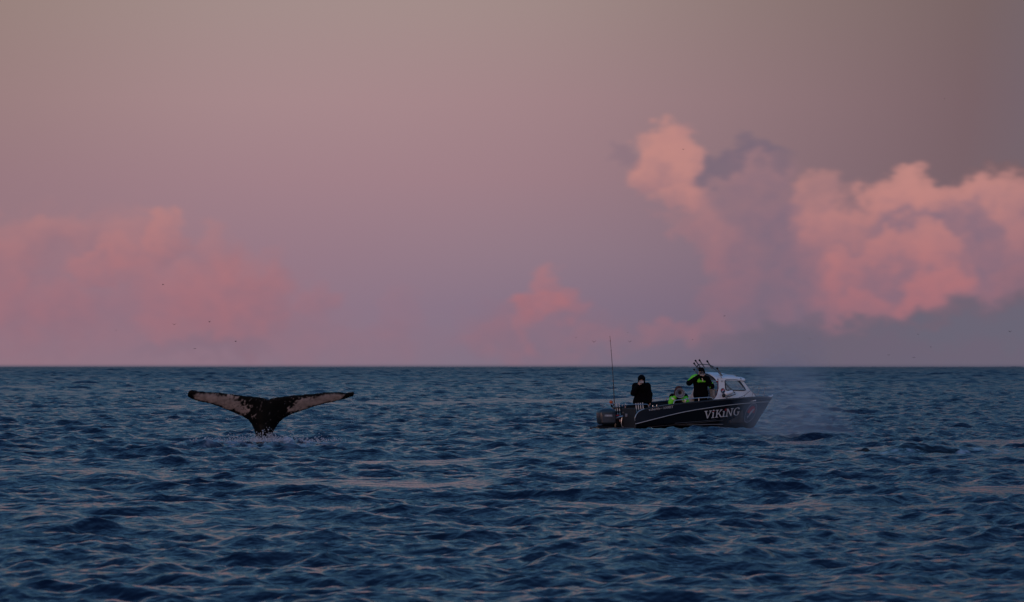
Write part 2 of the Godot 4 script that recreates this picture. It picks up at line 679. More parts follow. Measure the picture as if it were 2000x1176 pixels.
# waves between two wavelengths, fading as Phillips' spectrum does; size is the tile's side, slope its root mean square slope
func wave_tile(n: int, size: float, peak: float, longest: float, shortest: float, wind: float, spread: float, slope: float, number: int) -> PackedVector3Array:
	var rng := RandomNumberGenerator.new()
	rng.seed = number
	var spec := PackedVector2Array()
	spec.resize(n * n)
	var kp := TAU / peak
	for j in n:
		for i in n:
			var g := Vector2(rng.randfn(), rng.randfn())
			var fi := i if i < n / 2 else i - n
			var fj := j if j < n / 2 else j - n
			var kx := TAU * fi / size
			var kz := TAU * fj / size
			var k := sqrt(kx * kx + kz * kz)
			if k < TAU / longest or k > TAU / shortest:
				continue
			var th := atan2(kz, kx) - wind
			var way := pow(absf(cos(th)), 4.0) * (1.0 - spread) + spread
			if cos(th) < 0.0:
				way *= 0.35
			var a := pow(k, -2.0) * exp(-0.5 * pow(kp / k, 2.0)) * sqrt(way) * smoothstep(TAU / shortest, TAU / shortest * 0.5, k)
			spec[j * n + i] = g * a
	var one := PackedVector2Array()
	var two := PackedVector2Array()
	one.resize(n * n)
	two.resize(n * n)
	var sum := 0.0
	for j in n:
		for i in n:
			var p := spec[j * n + i]
			var q := spec[((n - j) % n) * n + (n - i) % n]
			var h := Vector2(p.x + q.x, p.y - q.y) * 0.5
			if h == Vector2.ZERO:
				continue
			var fi := i if i < n / 2 else i - n
			var fj := j if j < n / 2 else j - n
			var k := TAU / size * sqrt(fi * fi + fj * fj)
			var l := maxf(sqrt(fi * fi + fj * fj), 1e-6)
			sum += k * k * h.length_squared()
			one[j * n + i] = h * (1.0 + fi / l)
			two[j * n + i] = h * (fj / l)
	var scale := slope / sqrt(sum)
	var f1 := fft2(one, n)
	var f2 := fft2(two, n)
	var out := PackedVector3Array()
	out.resize(n * n)
	for i in n * n:
		out[i] = Vector3(-f1[i].y * 0.7, f1[i].x, -f2[i].y * 0.7) * scale
	return out


func sample(t: PackedVector3Array, n: int, u: float, v: float) -> Vector3:
	u *= n
	v *= n
	var fu := floorf(u)
	var fv := floorf(v)
	var i := int(fu) & (n - 1)
	var j := int(fv) & (n - 1)
	var i2 := (i + 1) & (n - 1)
	var j2 := (j + 1) & (n - 1)
	u -= fu
	var top := t[j * n + i].lerp(t[j * n + i2], u)
	return top.lerp(t[j2 * n + i].lerp(t[j2 * n + i2], u), v - fv)


const SLICKS := [[-1.6, -59.0, 2.0, 2.2], [-3.6, -60.5, 1.6, 1.2], [2.6, -54.5, 1.9, 1.5], [4.6, -57.5, 1.2, 1.2], [12.9, -74.6, 1.7, 4.0], [7.3, -75.0, 0.8, 2.4], [-2.4, -49.0, 2.0, 1.6], [9.0, -46.0, 2.2, 1.4], [3.4, -41.0, 2.4, 1.2]]
const WHALE := Vector3(-6.55, 0.0, -76.6)
const BACK := Vector3(9.45, 0.0, -66.3)


# where the point of the sea that lies at (x, z) when calm has gone, and how foamy it is (in the fourth place)
func sea_point(x: float, z: float, r: float) -> Vector4:
	var calm := smoothstep(0.28, 0.6, slick_noise.get_noise_2d(x * 0.6, z * 0.22))
	if r < 90.0 and r > 35.0:
		for s in SLICKS:
			var dx: float = (x - s[0] + noise.get_noise_2d(x * 6.0, z * 3.0) * 1.2) / s[2]
			var dz: float = (z - s[1]) / s[3]
			calm = maxf(calm, smoothstep(1.3, 0.5, dx * dx + dz * dz))
	var d := sample(wave_a, NA, x / LA, z / LA) * (1.0 - 0.58 * calm)
	var x2 := x * 0.94 - z * 0.342
	var z2 := x * 0.342 + z * 0.94
	var e := sample(wave_a, NA, x2 / 163.0 + 0.31, z2 / 163.0 + 0.77) * 0.75 * (1.0 - 0.55 * calm)
	d *= 0.72 + 0.28 * smoothstep(28.0, 75.0, r)
	d += Vector3(e.x * 0.94 + e.z * 0.342, e.y, -e.x * 0.342 + e.z * 0.94)
	if r > 110.0:
		d += sample(wave_a, NA, x / 243.0 + 0.57, z / 243.0 + 0.21) * (2.4 * smoothstep(110.0, 300.0, r))
	if r > 130.0:
		d += sample(wave_a, NA, x / 617.0 + 0.13, z / 617.0 + 0.4) * (4.0 * smoothstep(130.0, 700.0, r))
	if r < 330.0:
		var near := smoothstep(330.0, 140.0, r)
		var gust := 0.75 + 0.5 * noise.get_noise_2d(x * 1.5, z * 1.5)
		d += sample(wave_b, NB, x / LB, z / LB) * (near * gust * (1.0 - 0.93 * calm))
	var foam := 0.0
	if r > 55.0 and r < 110.0:
		# the water that the tail has thrown up
		var wx := x - WHALE.x - 0.15
		var wz := z - WHALE.z - 0.75
		var q := sqrt(wx * wx * 0.24 + wz * wz * 0.35)
		var calm2 := smoothstep(5.0, 1.5, Vector2(wx, wz - 1.0).length())
		d.y = d.y * (1.0 - 0.3 * calm2) - 0.09 * calm2
		if q < 2.2:
			var lump := noise.get_noise_2d(x * 40.0, z * 40.0)
			var lump2 := noise.get_noise_2d(x * 120.0 + 70.0, z * 120.0)
			var m := smoothstep(1.5, 0.2, q)
			d.y = d.y * (1.0 - 0.6 * m) + m * (-0.04 + 0.3 * lump + 0.15 * lump2)
			foam = sqrt(m) * smoothstep(0.02, 0.5, lump2 * 0.9 + lump * 0.5) * 0.9
		# the ruffled patch that it leaves towards the camera
		var m2 := smoothstep(1.15, 0.3, sqrt(wx * wx / 5.8 + (wz - 3.6) * (wz - 3.6) / 26.0))
		if m2 > 0.0:
			var lump := noise.get_noise_2d(x * 44.0 + 11.0, z * 26.0)
			var lump2 := noise.get_noise_2d(x * 120.0 + 7.0, z * 80.0)
			d.y += m2 * (0.17 * lump + 0.09 * lump2)
			foam = maxf(foam, m2 * smoothstep(0.05, 0.45, lump2 * 0.9 + lump * 0.7) * 0.5)
		# the second animal's wash
		wx = x - BACK.x
		wz = z - BACK.z
		q = sqrt(wx * wx * 0.25 + wz * wz * 0.9)
		d.y *= 1.0 - 0.45 * smoothstep(4.0, 1.5, Vector2(wx, wz).length())
		if q < 1.6:
			var lump := noise.get_noise_2d(x * 40.0 + 30.0, z * 40.0)
			d.y += smoothstep(1.5, 0.3, q) * (0.07 + 0.12 * lump)
			foam = maxf(foam, smoothstep(1.4, 0.9, q) * smoothstep(0.15, 0.45, noise.get_noise_2d(x * 110.0, z * 110.0)) * 0.6)
		# the boat shelters and pushes the water aside
		var l := boat_xf.affine_inverse() * Vector3(x, 0, z)
		var lee := smoothstep(4.0, 1.0, absf(l.z)) * smoothstep(-3.0, -0.8, l.x) * smoothstep(7.5, 5.0, l.x)
		d.y = d.y * (1.0 - 0.55 * lee) - 0.11 * lee
		if l.x > -0.6 and l.x < 5.2:
			var half := 0.86 * (1.0 - smoothstep(2.6, 5.0, l.x))
			var ins := smoothstep(half + 0.12, half - 0.2, absf(l.z)) * smoothstep(-0.6, 0.0, l.x)
			d = d.lerp(Vector3(0, -0.3, 0), ins)
	return Vector4(d.x, d.y, d.z, foam)


var ring_r := PackedFloat32Array()
var ring_a := PackedFloat32Array()
var bands := []


func sea_band(b: int) -> void:
	var rows: int = ring_r.size()
	var cols: int = ring_a.size()
	var per := int(ceil((rows - 1) / float(bands.size())))
	var r0 := b * per
	var r1 := mini(r0 + per, rows - 1)
	var lo := maxi(r0 - 1, 0)
	var hi := mini(r1 + 1, rows - 1)
	var p := PackedVector3Array()
	var foam := PackedFloat32Array()
	p.resize((hi - lo + 1) * cols)
	foam.resize(p.size())
	for r in range(lo, hi + 1):
		var rad := ring_r[r]
		var flat := smoothstep(9000.0, 2500.0, rad)
		for k in cols:
			var a := ring_a[k]
			var x := sin(a) * rad
			var z := -cos(a) * rad
			var i := (r - lo) * cols + k
			if absf(a) > 0.7:
				p[i] = Vector3(x, 0.0, z)
				continue
			var w := sea_point(x, z, rad)
			w *= flat * smoothstep(0.7, 0.45, absf(a))
			p[i] = Vector3(x + w.x, w.y, z + w.z)
			foam[i] = w.w
	var v := PackedVector3Array()
	var n := PackedVector3Array()
	var uv := PackedVector2Array()
	var c := PackedColorArray()
	var count := (r1 - r0 + 1) * cols
	v.resize(count)
	n.resize(count)
	uv.resize(count)
	c.resize(count)
	for r in range(r0, r1 + 1):
		for k in cols:
			var i := (r - lo) * cols + k
			var up := i + cols if r < hi else i
			var down := i - cols if r > lo else i
			var left := i - 1 if k > 0 else i
			var right := i + 1 if k < cols - 1 else i
			var o := (r - r0) * cols + k
			v[o] = p[i]
			n[o] = (p[right] - p[left]).cross(p[up] - p[down]).normalized()
			uv[o] = Vector2(p[i].x, p[i].z)
			c[o] = Color(0.0008, 0.007, 0.022).lerp(Color(0.5, 0.53, 0.58), foam[i])
	var ids := PackedInt32Array()
	ids.resize((r1 - r0) * (cols - 1) * 6)
	var at := 0
	for r in r1 - r0:
		for k in cols - 1:
			var i := r * cols + k
			ids[at] = i
			ids[at + 1] = i + cols
			ids[at + 2] = i + 1
			ids[at + 3] = i + 1
			ids[at + 4] = i + cols
			ids[at + 5] = i + cols + 1
			at += 6
	var a := []
	a.resize(Mesh.ARRAY_MAX)
	a[Mesh.ARRAY_VERTEX] = v
	a[Mesh.ARRAY_NORMAL] = n
	a[Mesh.ARRAY_TEX_UV] = uv
	a[Mesh.ARRAY_COLOR] = c
	a[Mesh.ARRAY_INDEX] = ids
	bands[b] = a


func tile_task(i: int) -> void:
	if i == 0:
		wave_a = wave_tile(NA, LA, 2.3, 26.0, 0.32, deg_to_rad(83.0), 0.13, WAVE_SLOPE, 5)
	else:
		wave_b = wave_tile(NB, LB, 3.0, 1.0, 0.07, deg_to_rad(70.0), 0.3, RIPPLE_SLOPE, 9)


const WAVE_SLOPE := 0.215
const RIPPLE_SLOPE := 0.29


func make_sea() -> void:
	var job := WorkerThreadPool.add_group_task(tile_task, 2, 2)
	WorkerThreadPool.wait_for_group_task_completion(job)
	# fine near, coarse far
	var r := 5.0
	while r < 30000.0:
		ring_r.append(r)
		if r < 17.0:
			r += 0.4
		elif r < 250.0:
			r += maxf(0.055, 0.0019 * r)
		elif r < 700.0:
			r += 0.6
		elif r < 1600.0:
			r += 0.0019 * r
		else:
			r += 0.013 * r
	var a := -PI
	while a < PI:
		ring_a.append(a)
		var s := absf(a)
		a += 0.0011 if s < 0.19 else 0.004 if s < 0.3 else 0.02 if s < 0.8 else 0.1
	ring_a.append(PI)
	bands.resize(20)
	job = WorkerThreadPool.add_group_task(sea_band, 20, 4)
	WorkerThreadPool.wait_for_group_task_completion(job)
	var m := StandardMaterial3D.new()
	m.resource_name = "sea_water"
	m.vertex_color_use_as_albedo = true
	m.metallic_specular = 0.38
	m.normal_enabled = true
	m.normal_scale = 0.5
	var im := Image.create(NB, NB, false, Image.FORMAT_RGB8)
	for j in NB:
		for i in NB:
			var dx := wave_b[j * NB + (i + 1) % NB].y - wave_b[j * NB + (i + NB - 1) % NB].y
			var dz := wave_b[((j + 1) % NB) * NB + i].y - wave_b[((j + NB - 1) % NB) * NB + i].y
			var g := NB / LB * 0.5
			var q := Vector3(-dx * g, dz * g, 1.0).normalized()
			im.set_pixel(i, j, Color(q.x * 0.5 + 0.5, q.y * 0.5 + 0.5, q.z * 0.5 + 0.5))
	m.normal_texture = ImageTexture.create_from_image(im)
	m.uv1_scale = Vector3(1.0 / 2.3, 1.0 / 2.3, 1.0)
	# ripples too small to build so far off are roughness there
	var mesh := ArrayMesh.new()
	var per := int(ceil((ring_r.size() - 1) / float(bands.size())))
	for b in bands.size():
		mesh.add_surface_from_arrays(Mesh.PRIMITIVE_TRIANGLES, bands[b])
		var far := ring_r[mini(b * per + per / 2, ring_r.size() - 1)]
		var bm: StandardMaterial3D = m.duplicate()
		bm.roughness = clampf(0.14 + 0.06 * maxf(log(far / 75.0) / log(2.0), 0.0), 0.14, 0.46)
		bm.normal_scale = 0.5 * smoothstep(400.0, 60.0, far)
		mesh.surface_set_material(b, bm)
	bands.clear()
	var o := put("sea", mesh, null)
	tag(o, "dark blue choppy sea under a pink twilight sky", "sea", "", "structure")


# ------------------------------------------------------------------ the boat; x forward from the transom, y up from the water, z to starboard
const GH := [Vector2(-0.02, 0.34), Vector2(0.03, 0.46), Vector2(0.12, 0.56), Vector2(0.3, 0.635), Vector2(0.6, 0.69), Vector2(1.2, 0.775), Vector2(2.0, 0.85), Vector2(2.75, 0.91), Vector2(3.75, 0.966), Vector2(4.6, 0.998), Vector2(5.2, 0.985), Vector2(5.41, 0.955)]
const GB := [Vector2(0, 0.99), Vector2(1, 1.05), Vector2(2, 1.07), Vector2(3, 1.03), Vector2(3.8, 0.9), Vector2(4.5, 0.65), Vector2(5.0, 0.38), Vector2(5.25, 0.2), Vector2(5.37, 0.1), Vector2(5.41, 0.02)]
const SH := [Vector2(0, 0.17), Vector2(0.77, 0.345), Vector2(1.67, 0.535), Vector2(2.75, 0.685), Vector2(3.7, 0.77), Vector2(4.6, 0.815), Vector2(5.34, 0.83)]
const SB := [Vector2(0, 0.965), Vector2(2, 1.02), Vector2(3, 0.965), Vector2(3.8, 0.8), Vector2(4.5, 0.52), Vector2(5.0, 0.25), Vector2(5.34, 0.015)]
const CH := [Vector2(0, 0.03), Vector2(0.55, 0.09), Vector2(1.8, 0.17), Vector2(3.05, 0.265), Vector2(4.0, 0.34), Vector2(5.06, 0.43)]
const CB := [Vector2(0, 0.9), Vector2(2, 0.94), Vector2(3, 0.84), Vector2(3.8, 0.63), Vector2(4.5, 0.32), Vector2(5.06, 0.012)]
const STEM := [Vector2(0, -0.3), Vector2(4.2, -0.3), Vector2(4.5, -0.2), Vector2(4.76, 0.0), Vector2(5.06, 0.43), Vector2(5.34, 0.83), Vector2(5.41, 0.93)]


func hull_levels(x: float) -> Array:       # [height, half breadth] of keel, chine, stripe and gunwale
	var y0 := curve(STEM, x)
	var out := [Vector2(y0, 0.0)]
	for q in [[CH, CB], [SH, SB], [GH, GB]]:
		var y := curve(q[0], x)
		var z := curve(q[1], x)
		if y <= y0 + 0.002:
			y = y0
			z = 0.0
		out.append(Vector2(y, maxf(z, 0.012)))
	return out


func hull_z(x: float, y: float) -> float:
	var l := hull_levels(x)
	for i in 3:
		var a: Vector2 = l[i]
		var b: Vector2 = l[i + 1]
		if y <= b.x or i == 2:
			if b.x - a.x < 1e-4:
				continue
			return lerpf(a.y, b.y, clampf((y - a.x) / (b.x - a.x), 0.0, 1.2))
	return l[3].y


func on_hull(x: float, y: float, out := 0.004) -> Vector3:
	var z := hull_z(x, y)
	var nx := -(hull_z(x + 0.02, y) - hull_z(x - 0.02, y)) / 0.04
	var ny := -(hull_z(x, y + 0.02) - hull_z(x, y - 0.02)) / 0.04
	var n := Vector3(nx, ny, 1.0).normalized()
	return Vector3(x, y, z) + n * out


func hull_xs() -> Array:
	var xs := []
	for i in 25:
		xs.append(i * 0.0125 if i < 24 else 0.3)
	var x := 0.4
	while x < 4.4:
		xs.append(x)
		x += 0.1
	while x < 5.41:
		xs.append(x)
		x += 0.03
	xs.append(5.41)
	return xs


func hull_band(mb: MB, from: int, to: int, steps: int, inset := 0.0, floor_y := -9.0, grow := 0.0) -> void:
	for s in [1.0, -1.0]:
		var p := PackedVector3Array()
		for x: float in hull_xs():
			var l := hull_levels(x)
			for i in range(from, to):
				for k in steps + (1 if i == to - 1 else 0):
					var t := float(k) / steps
					var a: Vector2 = l[i].lerp(l[i + 1], t)
					p.append(Vector3(x, maxf(a.x, floor_y), s * maxf(a.y - inset + grow, 0.0)))
		mb.grid(p, (to - from) * steps + 1, s > 0)


# lettering laid on the starboard side of the hull
func hull_text(what: String, x0: float, x1: float, y0: float, y1: float, cap: float, parent: Node, m: Material) -> void:
	var t := TextMesh.new()
	var font := SystemFont.new()
	font.font_names = PackedStringArray(["Droid Serif"])
	t.font = font
	t.text = what
	t.font_size = 64
	t.pixel_size = 0.01
	t.depth = 0.02
	t.curve_step = 0.6
	var a := t.get_mesh_arrays() if t.get_surface_count() == 1 else t.surface_get_arrays(0)
	var mb := MB.new()
	var box := t.get_aabb()
	for sidx in t.get_surface_count():
		a = t.surface_get_arrays(sidx)
		var v: PackedVector3Array = a[Mesh.ARRAY_VERTEX]
		var ids := PackedInt32Array()
		if a[Mesh.ARRAY_INDEX] != null:
			ids = a[Mesh.ARRAY_INDEX]
		else:
			ids = PackedInt32Array(range(v.size()))
		var w := PackedVector3Array()
		for q in v:
			var u := (q.x - box.position.x) / box.size.x
			var h := (q.y - box.position.y) / box.size.y
			var x := lerpf(x0, x1, u)
			w.append(on_hull(x, lerpf(y0, y1, u) + h * cap, 0.005 if q.z > 0.0 else 0.001))
		mb.raw(w, ids)
	put("lettering", mb.done(), m, parent)


func flat_text(what: String, at: Vector3, width: float, height: float, parent: Node, m: Material, bold := false) -> void:
	var t := TextMesh.new()
	var font := SystemFont.new()
	font.font_names = PackedStringArray(["Droid Sans"])
	font.font_weight = 700 if bold else 400
	t.font = font
	t.text = what
	t.font_size = 64
	t.pixel_size = 0.01
	t.depth = 0.1
	var box := t.get_aabb()
	var xf := Transform3D(Basis.from_scale(Vector3(width / box.size.x, height / box.size.y, 0.04)), at)
	xf.origin -= Vector3(box.get_center().x * width / box.size.x, box.get_center().y * height / box.size.y, 0)
	put("lettering", t, m, parent, xf)


func badge_texture() -> Texture2D:
	var im := Image.create(256, 256, false, Image.FORMAT_RGB8)
	for y in 256:
		for x in 256:
			var p := Vector2(x - 127.5, 127.5 - y) / 127.5
			var r := p.length()
			var c := Color(0.09, 0.1, 0.12)
			if r > 0.93:
				c = Color(0.62, 0.62, 0.66)
			elif r > 0.7:
				c = Color(0.08, 0.09, 0.11)
				var a := rad_to_deg(p.angle())
				if (a > 8.0 and a < 172.0 or a < -25.0 and a > -155.0) and r > 0.75 and r < 0.88:
					if fposmod(a, 11.0) < 3.4 or fposmod(a, 11.0) < 8.0 and fposmod(floorf(a / 11.0), 2.0) * 0.05 + 0.79 > r and r > 0.77 + fposmod(floorf(a / 11.0), 3.0) * 0.02:
						c = Color(0.5, 0.5, 0.54)
			elif p.y > -0.02 + 0.06 * sin(p.x * 7.0):
				c = Color(0.68, 0.09, 0.13)
			else:
				c = Color(0.07, 0.17, 0.25)
			# the pale fish leaping across
			if r < 0.66:
				var q := p.rotated(-0.9)
				var w := 0.15 * sqrt(maxf(0.0, 1.0 - pow((q.x - 0.1) / 0.5, 2.0)))
				if absf(q.y + 0.25 * q.x * q.x) < w or q.x < -0.3 and q.x > -0.58 and absf(q.y + 0.02) < (-0.3 - q.x) * 0.7:
					c = Color(0.72, 0.72, 0.74)
			im.set_pixel(x, y, c)
	return ImageTexture.create_from_image(im)


func cabin_z(x: float, y: float) -> float:
	var w := curve([Vector2(2.6, 0.8), Vector2(3.2, 0.8), Vector2(3.9, 0.74), Vector2(4.5, 0.58)], x)
	return w - 0.14 * maxf(y - 0.85, 0.0)


func roof_y(x: float, z: float) -> float:
	return 1.585 + 0.2 * (1.0 - pow(absf(z) / 0.72, 2.0)) * (1.0 - 0.55 * smoothstep(3.3, 4.1, x)) - 0.03 * smoothstep(3.7, 4.05, x)


func make_boat() -> void:
	var black := mat("hull_black", Color(0.003, 0.004, 0.007), 0.3, 0.0, 0.4)
	black.clearcoat_enabled = true
	black.clearcoat = 0.15
	black.clearcoat_roughness = 0.1
	var navy := mat("hull_navy", Color(0.006, 0.011, 0.02), 0.35, 0.0, 0.4)
	navy.clearcoat_enabled = true
	navy.clearcoat = 0.1
	var white := mat("white_gelcoat", Color(0.72, 0.72, 0.72), 0.35)
	var pale := mat("pale_grey", Color(0.42, 0.43, 0.44), 0.5)
	var steel := mat("steel", Color(0.55, 0.55, 0.56), 0.28, 0.85)
	var dark_steel := mat("dark_steel", Color(0.16, 0.17, 0.18), 0.35, 0.7)
	var rubber := mat("rubber", Color(0.01, 0.01, 0.011), 0.6)
	var liner := mat("dark_liner", Color(0.012, 0.013, 0.015), 0.7)
	var print_white := mat("print_white", Color(0.62, 0.62, 0.63), 0.5)
	var stripe := mat("stripe_white", Color(0.5, 0.5, 0.5), 0.5)
	var red := mat("red", Color(0.3, 0.012, 0.018), 0.4)
	var glass := mat("window_glass", Color(0.5, 0.55, 0.6), 0.02)
	glass.transparency = BaseMaterial3D.TRANSPARENCY_ALPHA
	glass.albedo_color.a = 0.18
	var boat := thing("motor_boat", boat_xf)
	tag(boat, "black cabin motor boat with white wheelhouse carrying three people", "boat")

	# hull
	var mb := MB.new()
	hull_band(mb, 0, 2, 5)
	put("hull", mb.done(), black, boat)
	mb = MB.new()
	hull_band(mb, 2, 3, 4)
	put("topside", mb.done(), navy, boat)
	mb = MB.new()
	hull_band(mb, 1, 3, 4, 0.06, 0.14)
	put("inner_liner", mb.done(), liner, boat)
	for s in [1.0, -1.0]:
		mb = MB.new()
		var p := PackedVector3Array()
		for x: float in hull_xs():
			var l := hull_levels(x)
			var g: Vector2 = l[3]
			p.append(Vector3(x, g.x - 0.03, s * (g.y + 0.012)))
			p.append(Vector3(x, g.x + 0.006, s * (g.y + 0.012)))
			p.append(Vector3(x, g.x + 0.014, s * (g.y + 0.002)))
			p.append(Vector3(x, g.x + 0.014, s * maxf(g.y - 0.085, 0.0)))
			p.append(Vector3(x, g.x - 0.03, s * maxf(g.y - 0.09, 0.0)))
		mb.grid(p, 5, s > 0)
		put("gunwale", mb.done(), navy, boat)
		var run := []
		var x2 := 0.02
		while x2 < 5.33:
			run.append(Vector3(x2, curve(SH, x2), s * (hull_z(x2, curve(SH, x2)) + 0.004)))
			x2 += 0.12
		mb = MB.new()
		mb.tube(run, 0.013, 6)
		put("hull_stripe", mb.done(), stripe, boat)
		run = []
		x2 = 0.5
		while x2 < 3.3:
			var y := curve(CH, x2) - 0.01
			run.append(Vector3(x2, y, s * (hull_z(x2, y) + 0.004)))
			x2 += 0.15
		mb = MB.new()
		mb.tube(run, 0.009, 6)
		put("chine_strip", mb.done(), mat("chine_grey", Color(0.12, 0.12, 0.13), 0.5), boat)
		run = []
		x2 = 1.4
		while x2 < 2.95:
			var y := curve(CH, x2) + 0.055 - 0.01 * x2
			run.append(Vector3(x2, y, s * (hull_z(x2, y) + 0.002)))
			x2 += 0.15
		mb = MB.new()
		mb.tube(run, 0.007, 6)
		put("chine_strip", mb.done(), mat("chine_grey", Color(0.12, 0.12, 0.13), 0.5), boat)
		# bead round the cut-down stern corner
		mb = MB.new()
		var bead := []
		for x3 in [0.3, 0.22, 0.14, 0.08, 0.03, 0.0, -0.015]:
			bead.append(Vector3(x3, curve(GH, x3) + 0.01, s * (curve(GB, maxf(x3, 0.0)) + 0.016)))
		bead.append(Vector3(-0.01, 0.3, s * 0.99))
		bead.append(Vector3(0.0, 0.27, s * 0.985))
		mb.tube(bead, 0.012, 8)
		put("corner_bead", mb.done(), steel, boat)
	# deck, transom, platforms
	mb = MB.new()
	mb.box(Vector3(1.6, 0.13, 0), Vector3(3.1, 0.03, 1.76))
	put("deck", mb.done(), mat("deck_grey", Color(0.1, 0.1, 0.11), 0.8), boat)
	mb = MB.new()
	mb.box(Vector3(0.03, 0.17, 0.54), Vector3(0.06, 1.0, 0.86), 0.02)
	mb.box(Vector3(0.033, 0.02, -0.14), Vector3(0.06, 0.78, 0.5), 0.02)
	mb.box(Vector3(0.03, 0.14, -0.67), Vector3(0.06, 0.94, 0.56), 0.02)
	put("transom", mb.done(), liner, boat)
	for s in [1.0, -1.0]:
		mb = MB.new()
		mb.box(Vector3(-0.27, -0.03, s * 0.63), Vector3(0.54, 0.17, 0.66), 0.03)
		put("swim_platform", mb.done(), black, boat)
		mb = MB.new()
		mb.tube([Vector3(-0.55, 0.056, s * 0.32), Vector3(-0.555, 0.056, s * 0.93), Vector3(-0.5, 0.058, s * 0.965), Vector3(-0.02, 0.06, s * 0.965)], 0.008, 6)
		put("platform_edge", mb.done(), mat("chine_grey", Color(0.12, 0.12, 0.13), 0.5), boat)
	mb = MB.new()
	mb.tube([Vector3(-0.06, 0.36, 0.26), Vector3(-0.08, 0.2, 0.26), Vector3(-0.07, 0.1, 0.26), Vector3(-0.02, 0.065, 0.28)], 0.012, 8)
	put("boarding_step", mb.done(), steel, boat)
	mb = MB.new()
	mb.box(Vector3(-0.006, 0.44, 0.44), Vector3(0.02, 0.1, 0.12), 0.004)
	put("hatch", mb.done(), mat("hatch_grey", Color(0.2, 0.2, 0.22), 0.5), boat)
	mb = MB.new()
	mb.box(Vector3(-0.006, 0.52, 0.25), Vector3(0.015, 0.045, 0.1), 0.004)
	put("makers_plate", mb.done(), mat("plate_grey", Color(0.1, 0.09, 0.08), 0.5), boat)
	mb = MB.new()
	mb.tube([Vector3(-0.2, 0.33, 0.1), Vector3(-0.1, 0.39, 0.2), Vector3(-0.02, 0.41, 0.26)], 0.022, 8)
	put("steering_ram", mb.done(), steel, boat)
	mb = MB.new()
	mb.tube([Vector3(-0.22, 0.38, 0.12), Vector3(-0.2, 0.43, 0.14), Vector3(-0.12, 0.44, 0.18)], 0.02, 8)
	put("fuel_hose", mb.done(), red, boat)
	mb = MB.new()
	mb.ball(Vector3(-0.08, 0.27, 0.2), Vector3(0.04, 0.05, 0.04))
	put("primer_bulb", mb.done(), mat("pink_plastic", Color(0.35, 0.2, 0.17), 0.5), boat)
	# foredeck
	mb = MB.new()
	var fd := PackedVector3Array()
	var fx := 2.95
	while fx < 5.4:
		var l := hull_levels(fx)
		for k in 9:
			var u := (k - 4) / 4.0
			fd.append(Vector3(fx, l[3].x - 0.02 + 0.03 * (1.0 - u * u), u * maxf(l[3].y - 0.08, 0.004)))
		fx += 0.12
	mb.grid(fd, 9, false)
	put("foredeck", mb.done(), pale, boat)

	# wheelhouse
	for s in [1.0, -1.0]:
		var inside := Vector2(3.56, 1.36)
		var outline := rounded([Vector2(2.74, 0.8), Vector2(2.98, 1.06), Vector2(3.055, 1.28), Vector2(3.07, 1.6), Vector2(3.9, 1.58), Vector2(4.0, 1.5), Vector2(4.5, 0.99), Vector2(4.5, 0.86)], 0.03)
		var hole := rounded([Vector2(3.3, 1.54), Vector2(3.815, 1.545), Vector2(4.1, 1.2), Vector2(3.3, 1.215)], 0.07)
		var a := PackedVector3Array()
		var b := PackedVector3Array()
		for q in resample(outline, 140, inside):
			a.append(Vector3(q.x, q.y, s * cabin_z(q.x, q.y)))
		for q in resample(hole, 140, inside):
			b.append(Vector3(q.x, q.y, s * cabin_z(q.x, q.y)))
		mb = MB.new()
		mb.ring_panel(a, b, Vector3(0, 0, 0.035))
		put("cabin_side", mb.done(), white, boat)
		mb = MB.new()
		var fan := PackedVector3Array([Vector3(inside.x, inside.y, s * cabin_z(inside.x, inside.y))])
		var ids := PackedInt32Array()
		for i in b.size():
			fan.append(b[i])
			ids.append_array([0, 1 + i, 1 + (i + 1) % b.size()])
		mb.raw(fan, ids)
		var win := put("side_window", mb.done(), glass, boat)
		mb = MB.new()
		var loop := []
		for i in range(0, b.size() + 2, 2):
			var q := b[i % b.size()]
			loop.append(Vector3(q.x, q.y, q.z + s * 0.018))
		mb.tube(loop, 0.017, 6)
		put("window_seal", mb.done(), rubber, win)
	mb = MB.new()
	var front := PackedVector3Array()
	for k in 13:
		var u := (k - 6) / 6.0
		var fx2 := 4.78 - 0.3 * u * u
		for y in [0.86, 0.93, 1.005]:
			front.append(Vector3(fx2 - (y - 0.86) * 0.15, y, u * 0.59))
	mb.grid(front, 3, false)
	put("cabin_front", mb.done(), white, boat)
	for s in [1.0, -1.0]:
		var c00 := Vector3(4.76, 1.0, 0.02 * s)
		var c10 := Vector3(4.47, 1.0, 0.575 * s)
		var c01 := Vector3(4.05, 1.68, 0.02 * s)
		var c11 := Vector3(3.9, 1.585, 0.65 * s)
		var outer := PackedVector3Array()
		var inner := PackedVector3Array()
		var bil := func(u: float, v: float) -> Vector3:
			return c00.lerp(c10, u).lerp(c01.lerp(c11, u), v) + Vector3(0.06 * sin(PI * u), 0, 0)
		for k in 40:
			var side := k / 10
			var t := (k % 10) / 10.0
			var q: Vector2 = [Vector2(t, 0), Vector2(1, t), Vector2(1 - t, 1), Vector2(0, 1 - t)][side]
			outer.append(bil.call(q.x, q.y))
			inner.append(bil.call(0.08 + 0.84 * q.x, 0.07 + 0.86 * q.y))
		mb = MB.new()
		mb.ring_panel(outer, inner, Vector3(0.025, 0.02, 0))
		var ws := put("windscreen", mb.done(), liner, boat)
		mb = MB.new()
		var wp := PackedVector3Array()
		for r in 7:
			for k in 7:
				wp.append(bil.call(0.07 + 0.86 * k / 6.0, 0.06 + 0.88 * r / 6.0))
		mb.grid(wp, 7)
		put("pane", mb.done(), glass, ws)
	mb = MB.new()
	var loops := PackedVector3Array()
	var xs := [2.98, 2.985, 3.0, 3.2, 3.4, 3.6, 3.75, 3.88, 3.96, 4.02, 4.05]
